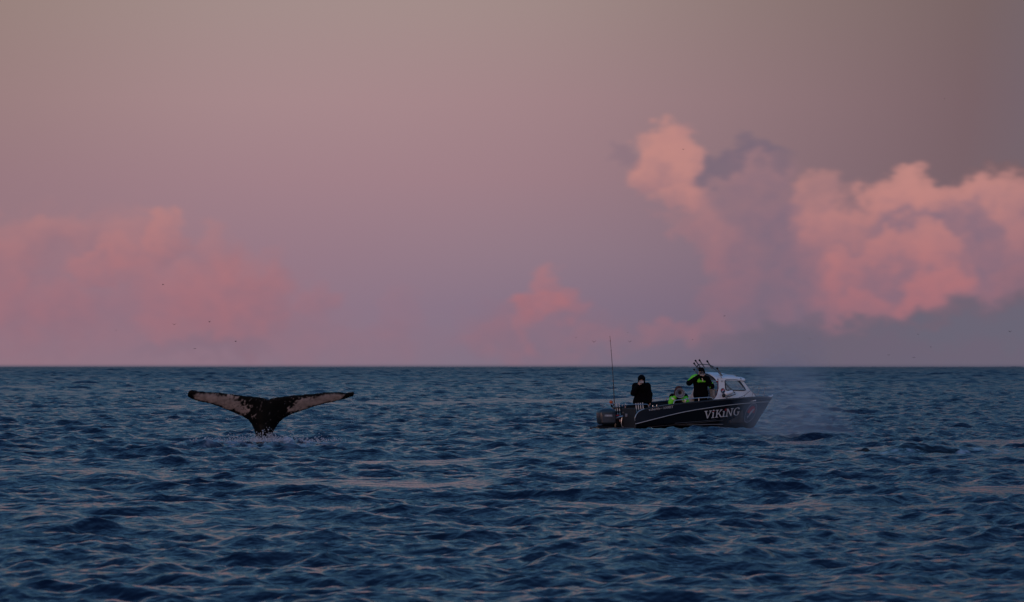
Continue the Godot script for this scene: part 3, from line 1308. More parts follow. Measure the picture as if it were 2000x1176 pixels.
	for i in xs.size():
		var x: float = xs[i]
		var width := 0.735 - 0.05 * smoothstep(3.6, 4.05, x)
		var pull := 0.02 if i == 0 else 0.006 if i == 1 else 0.0
		for k in 33:
			var u := (k % 32) / 32.0
			var z: float
			var lift: float
			if u < 0.5:
				z = lerpf(-1.0, 1.0, u * 2.0) * (width - pull)
				lift = 0.0 - pull
			else:
				z = lerpf(1.0, -1.0, u * 2.0 - 1.0) * (width - pull)
				lift = -0.06 + pull
			loops.append(Vector3(x + 0.1 * (1.0 - pow(z / 0.72, 2.0)) * smoothstep(3.5, 4.05, x), roof_y(x, z) + lift, z))
	mb.grid(loops, 33, true)
	for e in [0, xs.size() - 1]:
		var cap := PackedVector3Array()
		for k in 17:
			cap.append(loops[e * 33 + k])
			cap.append(loops[e * 33 + (32 - k)])
		mb.grid(cap, 2, e != 0)
	var roof := put("roof", mb.done(), white, boat)
	mb = MB.new()
	var trim := []
	for k in 17:
		var z := lerpf(-0.7, 0.7, k / 16.0)
		trim.append(Vector3(2.97, roof_y(2.98, z) - 0.05, z))
	mb.tube(trim, 0.016, 6)
	put("roof_trim", mb.done(), rubber, roof)
	for s in [1.0, -1.0]:
		mb = MB.new()
		var rail := []
		for k in 9:
			var x := lerpf(3.2, 3.85, k / 8.0)
			rail.append(Vector3(x, roof_y(x, 0.52) + (0.005 if k == 0 or k == 8 else 0.04), s * 0.52))
		mb.tube(rail, 0.012, 6)
		put("roof_rail", mb.done(), pale, roof)
	# aft door frame, bulkhead and what one sees inside
	for s in [1.0, -1.0]:
		mb = MB.new()
		mb.tube([Vector3(2.82, 0.86, s * 0.79), Vector3(2.97, 1.06, s * 0.775), Vector3(3.045, 1.28, s * 0.745), Vector3(3.06, 1.58, s * 0.705)], 0.018, 8)
		put("aft_pillar", mb.done(), mat("red_brown_trim", Color(0.09, 0.02, 0.025), 0.5) if s > 0 else pale, boat)
	mb = MB.new()
	mb.box(Vector3(3.05, 1.49, 0.69), Vector3(0.06, 0.05, 0.06), 0.01)
	put("side_light", mb.done(), red, boat)
	mb = MB.new()
	mb.box(Vector3(3.75, 0.62, 0.35), Vector3(0.5, 0.95, 0.66), 0.04)
	put("helm_console", mb.done(), liner, boat)
	var wheel := MB.new()
	var hoop := []
	for k in 25:
		hoop.append(Vector3(3.47, 1.02, 0.35) + Vector3(0.06 * sin(TAU * k / 24), 0.17 * sin(TAU * k / 24), 0.17 * cos(TAU * k / 24)))
	wheel.tube(hoop, 0.013, 6)
	for k in 3:
		wheel.tube([Vector3(3.5, 1.02, 0.35), hoop[k * 8]], 0.009, 6)
	put("steering_wheel", wheel.done(), rubber, boat)
	for z in [0.36, -0.38]:
		mb = MB.new()
		mb.box(Vector3(3.2, 0.5, z), Vector3(0.4, 0.7, 0.42), 0.04)
		mb.box(Vector3(3.2, 0.9, z), Vector3(0.44, 0.12, 0.46), 0.05)
		var seat := put("seat", mb.done(), liner, boat)
		mb = MB.new()
		mb.box(Vector3(3.03, 1.1, z), Vector3(0.09, 0.34, 0.44), 0.04, Basis(Vector3(0, 0, 1), 0.12))
		put("backrest", mb.done(), mat("seat_grey", Color(0.2, 0.21, 0.23), 0.7), seat)

	# rails
	for s in [1.0, -1.0]:
		mb = MB.new()
		var z := func(x: float) -> float: return s * (curve(GB, x) - 0.045)
		mb.tube([Vector3(1.32, 0.8, z.call(1.32)), Vector3(1.34, 0.87, z.call(1.34)), Vector3(1.4, 0.905, z.call(1.4)), Vector3(2.0, 0.965, z.call(2.0)), Vector3(2.55, 0.995, z.call(2.55)), Vector3(2.64, 0.985, z.call(2.64)), Vector3(2.7, 0.95, z.call(2.7)), Vector3(2.74, 0.91, z.call(2.74))], 0.014, 8)
		var gr := put("grab_rail", mb.done(), steel, boat)
		for x in [1.72, 2.2]:
			mb = MB.new()
			mb.tube([Vector3(x, curve(GH, x), z.call(x)), Vector3(x, 0.905 + (x - 1.4) * 0.085, z.call(x))], 0.014, 8)
			put("post", mb.done(), steel, gr)
		mb = MB.new()
		mb.tube([Vector3(-0.02, 0.74, s * 0.4), Vector3(-0.02, 0.775, s * 0.45), Vector3(-0.01, 0.785, s * 0.86), Vector3(0.05, 0.787, s * 0.93), Vector3(0.4, 0.79, s * 0.95), Vector3(0.46, 0.77, s * 0.955), Vector3(0.5, 0.69, s * 0.96)], 0.012, 8)
		put("stern_rail", mb.done(), steel, boat)
		for x in [0.62, 0.75]:
			mb = MB.new()
			mb.box(Vector3(x, curve(GH, x) + 0.035, s * (curve(GB, x) - 0.05)), Vector3(0.025, 0.06, 0.03), 0.008)
			put("cleat", mb.done(), steel, boat)
		# bow rail
		mb = MB.new()
		var run := []
		var x := 3.72
		while x < 5.22:
			run.append(Vector3(x, curve(GH, x) + 0.02 + 0.36 * smoothstep(3.7, 4.7, x), s * (curve(GB, x) - 0.05)))
			x += 0.1
		run.append(Vector3(5.25, 1.34, s * 0.06))
		mb.tube(run, 0.008, 6)
		var br := put("bow_rail", mb.done(), dark_steel, boat)
		for x4 in [3.95, 4.33, 4.62, 4.95]:
			mb = MB.new()
			mb.tube([Vector3(x4 - 0.03, curve(GH, x4), s * (curve(GB, x4) - 0.05)), Vector3(x4 + 0.03, curve(GH, x4) + 0.02 + 0.36 * smoothstep(3.7, 4.7, x4 + 0.03), s * (curve(GB, x4 + 0.03) - 0.05))], 0.007, 6)
			put("post", mb.done(), dark_steel, br)
	mb = MB.new()
	mb.tube([Vector3(5.3, 0.985, 0), Vector3(5.42, 1.0, 0), Vector3(5.46, 1.05, 0)], [0.035, 0.03, 0.02], 8)
	put("bow_roller", mb.done(), white, boat)
	mb = MB.new()
	mb.box(Vector3(0.02, 0.71, 0.33), Vector3(0.03, 0.09, 0.03), 0.008)
	put("cleat", mb.done(), mat("pink_plastic", Color(0.35, 0.2, 0.17), 0.5), boat)

	# rod holders: an arch on the roof and two racks of four tubes at the stern
	mb = MB.new()
	var arch := []
	for k in 25:
		var z := lerpf(-0.79, 0.79, k / 24.0)
		var u := absf(z) / 0.79
		arch.append(Vector3(2.9 + 0.26 * u * u, 1.6 + 0.44 * sqrt(maxf(1.0 - pow(u, 3.0), 0.0)), z * 0.95))
	mb.tube(arch, 0.014, 8)
	for z in [-0.45, 0.45]:
		mb.tube([Vector3(2.98, 1.98, z), Vector3(3.3, roof_y(3.3, z), z)], 0.012, 6)
	var ra := put("rod_arch", mb.done(), dark_steel, boat)
	for z: float in [-0.76, -0.58, -0.3, 0.02, 0.4, 0.74]:
		var u := absf(z) / 0.79
		var c := Vector3(2.9 + 0.26 * u * u, 1.6 + 0.44 * sqrt(maxf(1.0 - pow(u, 3.0), 0.0)) + 0.0, z * 0.95)
		var d := Vector3(-0.62, 0.78, z * 0.12).normalized()
		mb = MB.new()
		mb.tube([c - d * 0.15, c + d * 0.16], 0.021, 8)
		var h := put("rod_holder", mb.done(), mat("tube_grey", Color(0.2, 0.21, 0.23), 0.4, 0.5), ra)
		mb = MB.new()
		mb.tube([c + d * 0.135, c + d * 0.185], [0.029, 0.031], 8)
		put("collar", mb.done(), rubber, h)
	for s in [1.0, -1.0]:
		mb = MB.new()
		mb.box(Vector3(0.28, 0.66, s * 0.73), Vector3(0.3, 0.03, 0.03), 0.006)
		mb.box(Vector3(0.28, 0.53, s * 0.73), Vector3(0.3, 0.03, 0.03), 0.006)
		var rack := put("rod_rack", mb.done(), rubber, boat)
		for k in 4:
			mb = MB.new()
			var at := Vector3(0.16 + 0.078 * k, 0, s * 0.76)
			var low := 0.46 - 0.015 * k if s < 0 else 0.5
			mb.tube([at + Vector3(0.03, low, 0), at + Vector3(-0.01, 0.8 + 0.02 * (1.0 if s > 0 else 0.0) + 0.005 * k, 0)], 0.0175, 8)
			put("rod_holder", mb.done(), mat("white_tube", Color(0.62, 0.58, 0.55), 0.4), rack)

	# outboard motor
	var motor := MB.new()
	var secs := [Vector4(0.15, 0.22, 0.14, -0.44), Vector4(0.18, 0.26, 0.165, -0.45), Vector4(0.22, 0.275, 0.178, -0.455), Vector4(0.36, 0.285, 0.185, -0.46), Vector4(0.5, 0.285, 0.182, -0.462), Vector4(0.57, 0.27, 0.172, -0.46), Vector4(0.62, 0.225, 0.145, -0.455), Vector4(0.645, 0.16, 0.1, -0.45), Vector4(0.655, 0.06, 0.04, -0.45), Vector4(0.656, 0.002, 0.002, -0.45)]
	var loft := PackedVector3Array()
	for q: Vector4 in secs:
		for k in 33:
			var a := TAU * (k % 32) / 32.0
			var cx := signf(cos(a)) * pow(absf(cos(a)), 0.42)
			var cz := signf(sin(a)) * pow(absf(sin(a)), 0.42)
			loft.append(Vector3(q.w + cx * q.y, q.x, cz * q.z))
	motor.grid(loft, 33, true)
	var cowl := mat("cowl_blue_black", Color(0.012, 0.019, 0.028), 0.3)
	cowl.clearcoat_enabled = true
	cowl.clearcoat = 0.5
	var ob := put("outboard_motor", motor.done(), cowl, boat)
	for s in [1.0, -1.0]:
		mb = MB.new()
		mb.box(Vector3(-0.47, 0.345, s * 0.183), Vector3(0.44, 0.27, 0.012), 0.004)
		put("side_panel", mb.done(), mat("panel_grey", Color(0.05, 0.058, 0.07), 0.35), ob)
	flat_text("YAMAHA", Vector3(-0.49, 0.43, 0.192), 0.27, 0.062, ob, print_white, true)
	for q in [[-0.4, 0.35, 0.2], [-0.5, 0.31, 0.18]]:
		mb = MB.new()
		mb.box(Vector3(q[0], q[1], 0.19), Vector3(q[2], 0.011, 0.006), 0.002)
		put("trim_line", mb.done(), mat("plate_grey", Color(0.1, 0.09, 0.08), 0.5), ob)
	mb = MB.new()
	mb.ball(Vector3(-0.745, 0.41, 0.0), Vector3(0.008, 0.03, 0.05))
	put("cowl_emblem", mb.done(), mat("plate_grey", Color(0.1, 0.09, 0.08), 0.5), ob)
	mb = MB.new()
	mb.box(Vector3(-0.42, 0.0, 0), Vector3(0.34, 0.36, 0.2), 0.05)
	mb.box(Vector3(-0.12, 0.2, 0), Vector3(0.24, 0.3, 0.3), 0.03)
	put("midsection", mb.done(), black, ob)
	mb = MB.new()
	mb.box(Vector3(-0.56, 0.06, 0), Vector3(0.6, 0.14, 0.3), 0.05)
	put("splash_plate", mb.done(), black, ob)

	# lettering and badges
	hull_text("VIKING - 550HT", 0.44, 1.29, 0.585, 0.675, 0.085, boat, print_white)
	hull_text("V\u0131K\u0131NG", 2.42, 3.84, 0.315, 0.42, 0.25, boat, print_white)
	for q in [[2.755, 0.565], [3.225, 0.6]]:
		for half in 2:
			mb = MB.new()
			var disc := PackedVector3Array()
			for r in 3:
				for k in 13:
					var a := PI * k / 12.0 + (0.0 if half == 0 else PI)
					disc.append(on_hull(q[0] + cos(a) * 0.034 * r * 0.5 * 1.1, q[1] + sin(a) * 0.034 * r * 0.5 * 1.15, 0.006))
			mb.grid(disc, 13, true)
			put("float_dot", mb.done(), print_white if half == 0 and q[0] < 3.0 else red, boat)
	mb = MB.new()
	var bp := PackedVector3Array()
	var buv := PackedVector2Array()
	for r in 9:
		for k in 41:
			var a := TAU * k / 40.0
			var u := Vector2(cos(a), sin(a)) * (r / 8.0)
			bp.append(on_hull(4.4 + u.x * 0.27 + u.y * 0.06, 0.485 + u.y * 0.315, 0.005))
			buv.append(Vector2(0.5 + u.x * 0.5, 0.5 - u.y * 0.5))
	mb.grid(bp, 41, true, buv)
	var badge := StandardMaterial3D.new()
	badge.resource_name = "badge_print"
	badge.albedo_texture = badge_texture()
	badge.roughness = 0.45
	put("round_badge", mb.done(), badge, boat)
	mb = MB.new()
	bp = PackedVector3Array()
	for r in 5:
		for k in 25:
			var a := TAU * k / 24.0
			var x := 3.2 + cos(a) * 0.085 * r / 4.0
			var y := 1.2 + sin(a) * 0.085 * r / 4.0
			bp.append(Vector3(x, y, cabin_z(x, y) + 0.022))
	buv = PackedVector2Array()
	for r in 5:
		for k in 25:
			buv.append(Vector2(0.5 + cos(TAU * k / 24.0) * r / 8.0, 0.5 - sin(TAU * k / 24.0) * r / 8.0))
	mb.grid(bp, 25, true, buv)
	put("round_badge", mb.done(), badge, boat)
	mb = MB.new()
	mb.box(Vector3(3.19, 1.5, cabin_z(3.19, 1.5) + 0.02), Vector3(0.07, 0.055, 0.012), 0.004)
	put("small_plate", mb.done(), pale, boat)


func on_boat(p: Vector3) -> Vector3:
	return boat_xf * p


func make_boat_gear() -> void:
	# fishing rod standing in the far stern rack
	var rod := thing("fishing_rod", boat_xf)
	tag(rod, "tall thin fishing rod standing upright in the rod rack behind the outboard motor", "fishing rod")
	var mb := MB.new()
	var pts := []
	for k in 15:
		var t := k / 14.0
		pts.append(Vector3(0.225 - 0.09 * t - 0.07 * t * t, 0.72 + 2.22 * t, -0.76 + 0.01 * t))
	var rr := []
	for k in 15:
		rr.append(lerpf(0.015, 0.005, k / 14.0))
	mb.tube(pts, rr, 6)
	put("blank", mb.done(), mat("rod_black", Color(0.015, 0.012, 0.014), 0.4), rod)
	mb = MB.new()
	mb.tube([Vector3(0.235, 0.48, -0.76), Vector3(0.225, 0.76, -0.76)], 0.016, 8)
	put("handle", mb.done(), mat("rubber", Color.BLACK), rod)
	mb = MB.new()
	mb.ball(Vector3(0.09, 0.84, -0.72), Vector3(0.06, 0.055, 0.05))
	var reel := put("reel", mb.done(), mat("reel_orange", Color(0.5, 0.1, 0.03), 0.4), rod)
	mb = MB.new()
	mb.tube([Vector3(0.1, 0.8, -0.74), Vector3(0.14, 0.72, -0.75), Vector3(0.21, 0.76, -0.76)], [0.035, 0.05, 0.015], 8)
	put("reel_foot", mb.done(), mat("rubber", Color.BLACK), reel)
	for k in [3, 5, 7, 9, 11, 13]:
		var p: Vector3 = pts[k]
		mb = MB.new()
		var hoop := []
		for j in 11:
			hoop.append(p + Vector3(-0.02 - 0.012 * cos(TAU * j / 10), 0, 0.012 * sin(TAU * j / 10)))
		mb.tube(hoop, 0.003, 5)
		mb.tube([p - Vector3(0, 0.02, 0), p + Vector3(0, 0.02, 0)], 0.011, 6)
		put("guide", mb.done(), mat("guide_red", Color(0.25, 0.03, 0.03), 0.4) if k == 5 or k == 13 else mat("dark_steel", Color.GRAY), rod)
	# white fender and rope on the side deck
	var f := thing("fender", boat_xf)
	tag(f, "white boat fender lashed on the side deck below the cabin window", "fender")
	mb = MB.new()
	var a := Vector3(3.2, 1.09, 0.9)
	var d := Vector3(0.28, 0.075, -0.02)
	mb.lathe(a, d, [Vector2(0.0, -0.01), Vector2(0.05, 0.0), Vector2(0.066, 0.04), Vector2(0.066, 0.24), Vector2(0.05, 0.285), Vector2(0.0, 0.3)], 14)
	put("body", mb.done(), mat("fender_white", Color(0.7, 0.7, 0.7), 0.5), f)
	mb = MB.new()
	mb.ball(a + Vector3(-0.06, -0.04, 0.02), Vector3(0.06, 0.07, 0.05))
	put("end_cap", mb.done(), mat("rubber", Color.BLACK), f)
	mb = MB.new()
	mb.tube([a + d + Vector3(0, 0.02, 0), a + d + Vector3(0.08, -0.02, 0), a + d + Vector3(0.1, -0.08, 0.0), a + Vector3(0.15, -0.07, 0.02), a + Vector3(0.0, -0.1, 0.02), a + Vector3(0.1, -0.15, 0.0)], 0.014, 6)
	put("rope", mb.done(), mat("rope_brown", Color(0.09, 0.06, 0.05), 0.9), f)


# ------------------------------------------------------------------ people. A figure's own axes: y up from the soles, +z the way it faces, +x its left hand
func cap(a: Vector3, b: Vector3, ra: float, rb: float) -> Dictionary:
	return {"a": a, "b": b, "ra": ra, "rb": rb}


func oval(at: Vector3, r: Vector3, basis := Basis()) -> Dictionary:
	return {"at": at, "r": r, "basis": basis}


func hollow(at: Vector3, r: Vector3, basis := Basis()) -> Dictionary:
	return {"at": at, "r": r, "basis": basis, "cut": true}


# five fingers that curl; the hand points along d with its palm towards n
func hand(mb: MB, wrist: Vector3, d: Vector3, n: Vector3, left: bool, curl: float) -> void:
	d = d.normalized()
	n = (n - d * n.dot(d)).normalized()
	var side := d.cross(n) * (1.0 if left else -1.0)       # towards the thumb
	var bones := [cap(wrist - d * 0.02, wrist + d * 0.01, 0.027, 0.028)]
	for k in 4:
		var off := side * (0.03 - 0.02 * k)
		var base := wrist + d * (0.085 - 0.004 * absf(k - 1.2)) + off
		bones.append(cap(wrist + d * 0.015 + off * 0.6, base, 0.016, 0.0125))
		var lengths: Array = [[0.04, 0.025, 0.02], [0.045, 0.029, 0.021], [0.041, 0.027, 0.02], [0.032, 0.02, 0.018]][k]
		var dir := d
		var p := base
		for j in 3:
			dir = dir.rotated(d.cross(n).normalized(), curl * (0.8 if j == 0 else 1.0))
			var q: Vector3 = p + dir * lengths[j]
			bones.append(cap(p, q, 0.0095 - 0.0008 * j, 0.009 - 0.0008 * j))
			p = q
	var t0 := wrist + d * 0.025 + side * 0.026
	var td := (d * 0.65 + side * 0.75 + n * 0.35).normalized()
	var t1 := t0 + td * 0.042
	var t2 := t1 + (td * 0.6 + d * 0.5 + n * 0.4 * curl).normalized() * 0.032
	var t3 := t2 + (d * 0.8 + n * 0.7 * curl - side * 0.2 * curl).normalized() * 0.025
	bones.append(cap(t0, t1, 0.015, 0.0115))
	bones.append(cap(t1, t2, 0.0112, 0.01))
	bones.append(cap(t2, t3, 0.01, 0.0085))
	blend_mesh(mb, bones, 0.0045, 0.006)


func head(mb: MB, c: Vector3, turn: Basis) -> void:       # c is the middle of the head
	var b := func(x: float, y: float, z: float) -> Vector3: return c + turn * Vector3(x, y, z)
	blend_mesh(mb, [
		oval(b.call(0, 0.035, -0.012), Vector3(0.074, 0.085, 0.093), turn), oval(b.call(0, -0.035, 0.022), Vector3(0.058, 0.075, 0.068), turn),
		cap(b.call(0, -0.1, 0.055), b.call(0, -0.098, 0.06), 0.026, 0.022), cap(b.call(0, 0.012, 0.086), b.call(0, -0.028, 0.107), 0.011, 0.016),
		cap(b.call(-0.035, 0.03, 0.074), b.call(0.035, 0.03, 0.074), 0.015, 0.015), cap(b.call(-0.018, -0.058, 0.083), b.call(0.018, -0.058, 0.083), 0.011, 0.011), cap(b.call(-0.015, -0.07, 0.08), b.call(0.015, -0.07, 0.08), 0.011, 0.011),
		oval(b.call(0.076, -0.005, -0.005), Vector3(0.012, 0.034, 0.022), turn), oval(b.call(-0.076, -0.005, -0.005), Vector3(0.012, 0.034, 0.022), turn),
		hollow(b.call(0.031, 0.006, 0.094), Vector3(0.018, 0.011, 0.016), turn), hollow(b.call(-0.031, 0.006, 0.094), Vector3(0.018, 0.011, 0.016), turn),
		cap(b.call(0, -0.06, -0.03), b.call(0, -0.16, -0.04), 0.056, 0.058),
	], 0.0065, 0.012)


# joints: pelvis, chest, neck, head, and for each side (l, r) shoulder, elbow, wrist, hip, knee, ankle, toe
func figure_bones(j: Dictionary, grow: float, parts: Array) -> Array:
	var o := []
	var side_x: Vector3 = (j.ls - j.rs).normalized()
	if "torso" in parts:
		for s in [-1.0, 1.0]:
			o.append(cap(j.pelvis + side_x * 0.075 * s, j.chest + side_x * 0.085 * s, 0.105 + grow, 0.105 + grow))
		o.append(cap(j.chest + side_x * 0.1, j.ls, 0.09 + grow, 0.062 + grow))
		o.append(cap(j.chest - side_x * 0.1, j.rs, 0.09 + grow, 0.062 + grow))
		o.append(cap(j.chest + Vector3(0, 0.05, 0), j.neck, 0.09 + grow, 0.055 + grow * 0.6))
	if "neck" in parts:
		o.append(cap(j.neck - Vector3(0, 0.05, 0), j.head, 0.055, 0.055))
	for s in ["l", "r"]:
		if "arms" in parts:
			o.append(cap(j[s + "s"], j[s + "e"], 0.052 + grow, 0.041 + grow))
			o.append(cap(j[s + "e"], j[s + "w"].lerp(j[s + "e"], 0.0 if grow == 0.0 else 0.12), 0.04 + grow, 0.029 + grow * 0.9))
		if "legs" in parts:
			o.append(cap(j[s + "h"], j[s + "k"], 0.083 + grow, 0.055 + grow))
			o.append(cap(j[s + "k"], j[s + "a"], 0.053 + grow, 0.037 + grow))
		if "feet" in parts:
			o.append(cap(j[s + "a"] - Vector3(0, 0.02, 0), j[s + "t"], 0.04 + grow, 0.032 + grow))
	return o


func make_person(called_label: String, where: Vector3, turn: float, j: Dictionary, look: Basis, skin_tone: Color) -> Node3D:
	var o := thing("person", Transform3D(Basis(Vector3.UP, turn), on_boat(where)))
	tag(o, called_label, "person", "people aboard the boat")
	var skin := mat("skin", skin_tone, 0.55)
	var mb := MB.new()
	blend_mesh(mb, figure_bones(j, 0.0, ["torso", "neck", "arms", "legs", "feet"]), 0.017, 0.05)
	head(mb, j.head, look)
	for s in ["l", "r"]:
		hand(mb, j[s + "w"], j[s + "hand"], j[s + "palm"], s == "l", 0.75)
	put("body", mb.done(), skin, o)
	for s in [-1.0, 1.0]:
		mb = MB.new()
		mb.ball(j.head + look * Vector3(0.031 * s, 0.005, 0.074), Vector3(0.0125, 0.0125, 0.0125), Basis(), 6, 8)
		put("eye", mb.done(), mat("eye_dark", Color(0.05, 0.045, 0.045), 0.2), o)
	return o


func clothes(o: Node3D, called: String, bones: Array, m: Material, cell := 0.014, k := 0.04) -> MeshInstance3D:
	var mb := MB.new()
	blend_mesh(mb, bones, cell, k)
	return put(called, mb.done(), m, o)


func boots(o: Node3D, j: Dictionary, grow: float, m: Material) -> void:
	for s in ["l", "r"]:
		clothes(o, "boot", [cap(j[s + "a"] - Vector3(0, 0.02, 0), j[s + "t"], 0.04 + grow, 0.032 + grow), cap(j[s + "a"] - Vector3(0, 0.02, 0), j[s + "a"].lerp(j[s + "k"], 0.3), 0.042 + grow, 0.05 + grow)], m)


func camera_shape(o: Node3D, at: Vector3, aim: Basis, long: float, wide: float, hood: Material) -> void:
	var black := mat("camera_black", Color(0.012, 0.012, 0.013), 0.45)
	var mb := MB.new()
	mb.box(at + aim * Vector3(0, 0, 0), Vector3(0.14, 0.095, 0.07), 0.014, aim)
	mb.box(at + aim * Vector3(0, 0.06, 0.0), Vector3(0.06, 0.04, 0.06), 0.014, aim)
	put("camera_body", mb.done(), black, o)
	mb = MB.new()
	mb.lathe(at, aim.z, [Vector2(0.0, 0.03), Vector2(wide * 0.62, 0.035), Vector2(wide * 0.66, long * 0.45), Vector2(wide * 0.85, long * 0.62)], 18)
	put("lens_barrel", mb.done(), black if long < 0.2 else mat("lens_grey", Color(0.3, 0.3, 0.31), 0.5), o)
	mb = MB.new()
	mb.lathe(at, aim.z, [Vector2(wide * 0.86, long * 0.6), Vector2(wide, long * 0.66), Vector2(wide * 1.12, long), Vector2(wide * 1.06, long), Vector2(wide * 0.6, long * 0.68), Vector2(wide * 0.55, long * 0.66)], 20)
	put("lens_hood", mb.done(), hood, o)
	mb = MB.new()
	mb.lathe(at, aim.z, [Vector2(0.0, long * 0.665), Vector2(wide * 0.58, long * 0.66), Vector2(wide * 0.6, long * 0.64)], 18)
	put("front_lens", mb.done(), mat("lens_glass", Color(0.004, 0.005, 0.008), 0.05), o)


func make_people() -> void:
	var black := mat("cloth_black", Color(0.0022, 0.0022, 0.003), 0.9, 0.0, 0.2)
	var black2 := mat("cloth_black_warm", Color(0.004, 0.004, 0.005), 0.9, 0.0, 0.2)
	var green := mat("cloth_hi_vis_green", Color(0.16, 0.72, 0.02), 0.7)
	var strip := mat("reflective_strip", Color(0.75, 0.66, 0.5), 0.3)
	var boot := mat("rubber", Color.BLACK)
	var up := Vector3.UP

	# 1: the one at the stern, in black with the hood up, a hand with a phone before the face
	var look := Basis(Vector3.RIGHT, 0.22) * Basis(Vector3.UP, -0.1)
	var j := {
		"pelvis": Vector3(0, 0.78, -0.05), "chest": Vector3(0, 1.13, 0.0), "neck": Vector3(0, 1.29, 0.04), "head": Vector3(0.0, 1.385, 0.09),
		"ls": Vector3(0.19, 1.2, 0.02), "le": Vector3(0.265, 0.93, 0.02), "lw": Vector3(0.27, 0.69, 0.07), "lh": Vector3(0.09, 0.76, -0.04), "lk": Vector3(0.12, 0.42, 0.1), "la": Vector3(0.12, 0.075, -0.02), "lt": Vector3(0.14, 0.035, 0.14),
		"rs": Vector3(-0.19, 1.2, 0.02), "re": Vector3(-0.265, 0.98, 0.12), "rw": Vector3(-0.11, 1.23, 0.225), "rh": Vector3(-0.09, 0.76, -0.04), "rk": Vector3(-0.12, 0.42, 0.1), "ra": Vector3(-0.12, 0.075, -0.02), "rt": Vector3(-0.14, 0.035, 0.14),
		"lhand": Vector3(0.0, -1.0, 0.15), "lpalm": Vector3(-1, 0, 0), "rhand": Vector3(0.35, 1.0, 0.0), "rpalm": Vector3(0.3, 0, -1.0),
	}
	var p := make_person("person in a black hooded coat standing by the stern, one hand raised to the face", Vector3(0.92, 0.145, -0.3), 0.05, j, look, Color(0.36, 0.2, 0.14))
	clothes(p, "coat", figure_bones(j, 0.042, ["torso", "arms"]) + [cap(Vector3(-0.1, 0.7, -0.03), Vector3(0.1, 0.7, -0.03), 0.17, 0.17), cap(Vector3(0, 1.15, 0.03), Vector3(0, 1.28, 0.07), 0.16, 0.1)], black, 0.014, 0.06)
	clothes(p, "trousers", figure_bones(j, 0.03, ["legs"]), black2)
	boots(p, j, 0.016, boot)
	var c: Vector3 = j.head
	clothes(p, "hood", [oval(c + Vector3(0, 0.045, -0.02), Vector3(0.122, 0.135, 0.13)), cap(c + Vector3(0, -0.06, -0.03), c + Vector3(0, -0.13, -0.04), 0.12, 0.15), cap(c + Vector3(-0.08, 0.075, 0.085), c + Vector3(0.08, 0.075, 0.085), 0.03, 0.03), hollow(c + look * Vector3(0, -0.03, 0.13), Vector3(0.078, 0.075, 0.13))], black, 0.011, 0.02)
	var ph := thing("phone", p.transform)
	tag(ph, "small pale phone held before the face of the person in black", "phone")
	var mb := MB.new()
	mb.box(Vector3(-0.02, 1.335, 0.235), Vector3(0.145, 0.075, 0.012), 0.005, Basis(Vector3.UP, -0.1))
	put("case", mb.done(), mat("phone_pale", Color(0.3, 0.28, 0.29), 0.35), ph)
	mb = MB.new()
	mb.ball(Vector3(-0.065, 1.35, 0.243), Vector3(0.01, 0.01, 0.006), Basis(), 6, 8)
	put("lens", mb.done(), mat("lens_glass", Color.BLACK), ph)

	# 2: the one sitting amidships behind a big pale lens hood, elbows out
	look = Basis(Vector3.RIGHT, 0.08)
	j = {
		"pelvis": Vector3(0, 0.46, -0.12), "chest": Vector3(0, 0.79, -0.05), "neck": Vector3(0, 0.95, -0.02), "head": Vector3(0.0, 1.05, 0.03),
		"ls": Vector3(0.19, 0.86, -0.03), "le": Vector3(0.235, 0.69, 0.2), "lw": Vector3(0.085, 0.86, 0.36), "lh": Vector3(0.1, 0.46, -0.08), "lk": Vector3(0.17, 0.5, 0.33), "la": Vector3(0.17, 0.09, 0.38), "lt": Vector3(0.19, 0.04, 0.52),
		"rs": Vector3(-0.19, 0.86, -0.03), "re": Vector3(-0.255, 0.68, 0.2), "rw": Vector3(-0.1, 0.9, 0.22), "rh": Vector3(-0.1, 0.46, -0.08), "rk": Vector3(-0.17, 0.5, 0.33), "ra": Vector3(-0.17, 0.09, 0.38), "rt": Vector3(-0.19, 0.04, 0.52),
		"lhand": Vector3(-0.7, 0.5, 0.4), "lpalm": Vector3(-0.2, 1.0, 0.1), "rhand": Vector3(0.5, 0.8, 0.2), "rpalm": Vector3(0.7, 0.0, 0.3),
	}
	p = make_person("person sitting amidships in a hi-vis green jacket and brown hat, aiming a large pale lens", Vector3(1.87, 0.145, 0.36), 0.0, j, look, Color(0.36, 0.2, 0.14))
	clothes(p, "suit", figure_bones(j, 0.042, ["torso"]) + [cap(j.ls, j.ls.lerp(j.le, 0.25), 0.1, 0.095), cap(j.rs, j.rs.lerp(j.re, 0.25), 0.1, 0.095), cap(Vector3(0, 0.9, 0.0), Vector3(0, 0.98, 0.0), 0.15, 0.12)], black2, 0.014, 0.05)
	for s in ["l", "r"]:
		var e: Vector3 = j[s + "e"]
		var sh: Vector3 = j[s + "s"]
		var w: Vector3 = j[s + "w"]
		var slv := clothes(p, "green_sleeve", [cap(sh.lerp(e, 0.35), e, 0.098, 0.085), cap(e, e.lerp(w, 0.72), 0.085, 0.068)], green, 0.012, 0.04)
		mb = MB.new()
		mb.tube([e.lerp(w, 0.42), e.lerp(w, 0.6)], [0.083, 0.078], 14)
		put("reflective_band", mb.done(), strip, slv)
	clothes(p, "trousers", figure_bones(j, 0.03, ["legs"]) + [cap(Vector3(-0.08, 0.45, -0.12), Vector3(0.08, 0.45, -0.12), 0.16, 0.16)], black2)
	boots(p, j, 0.016, boot)
	c = j.head
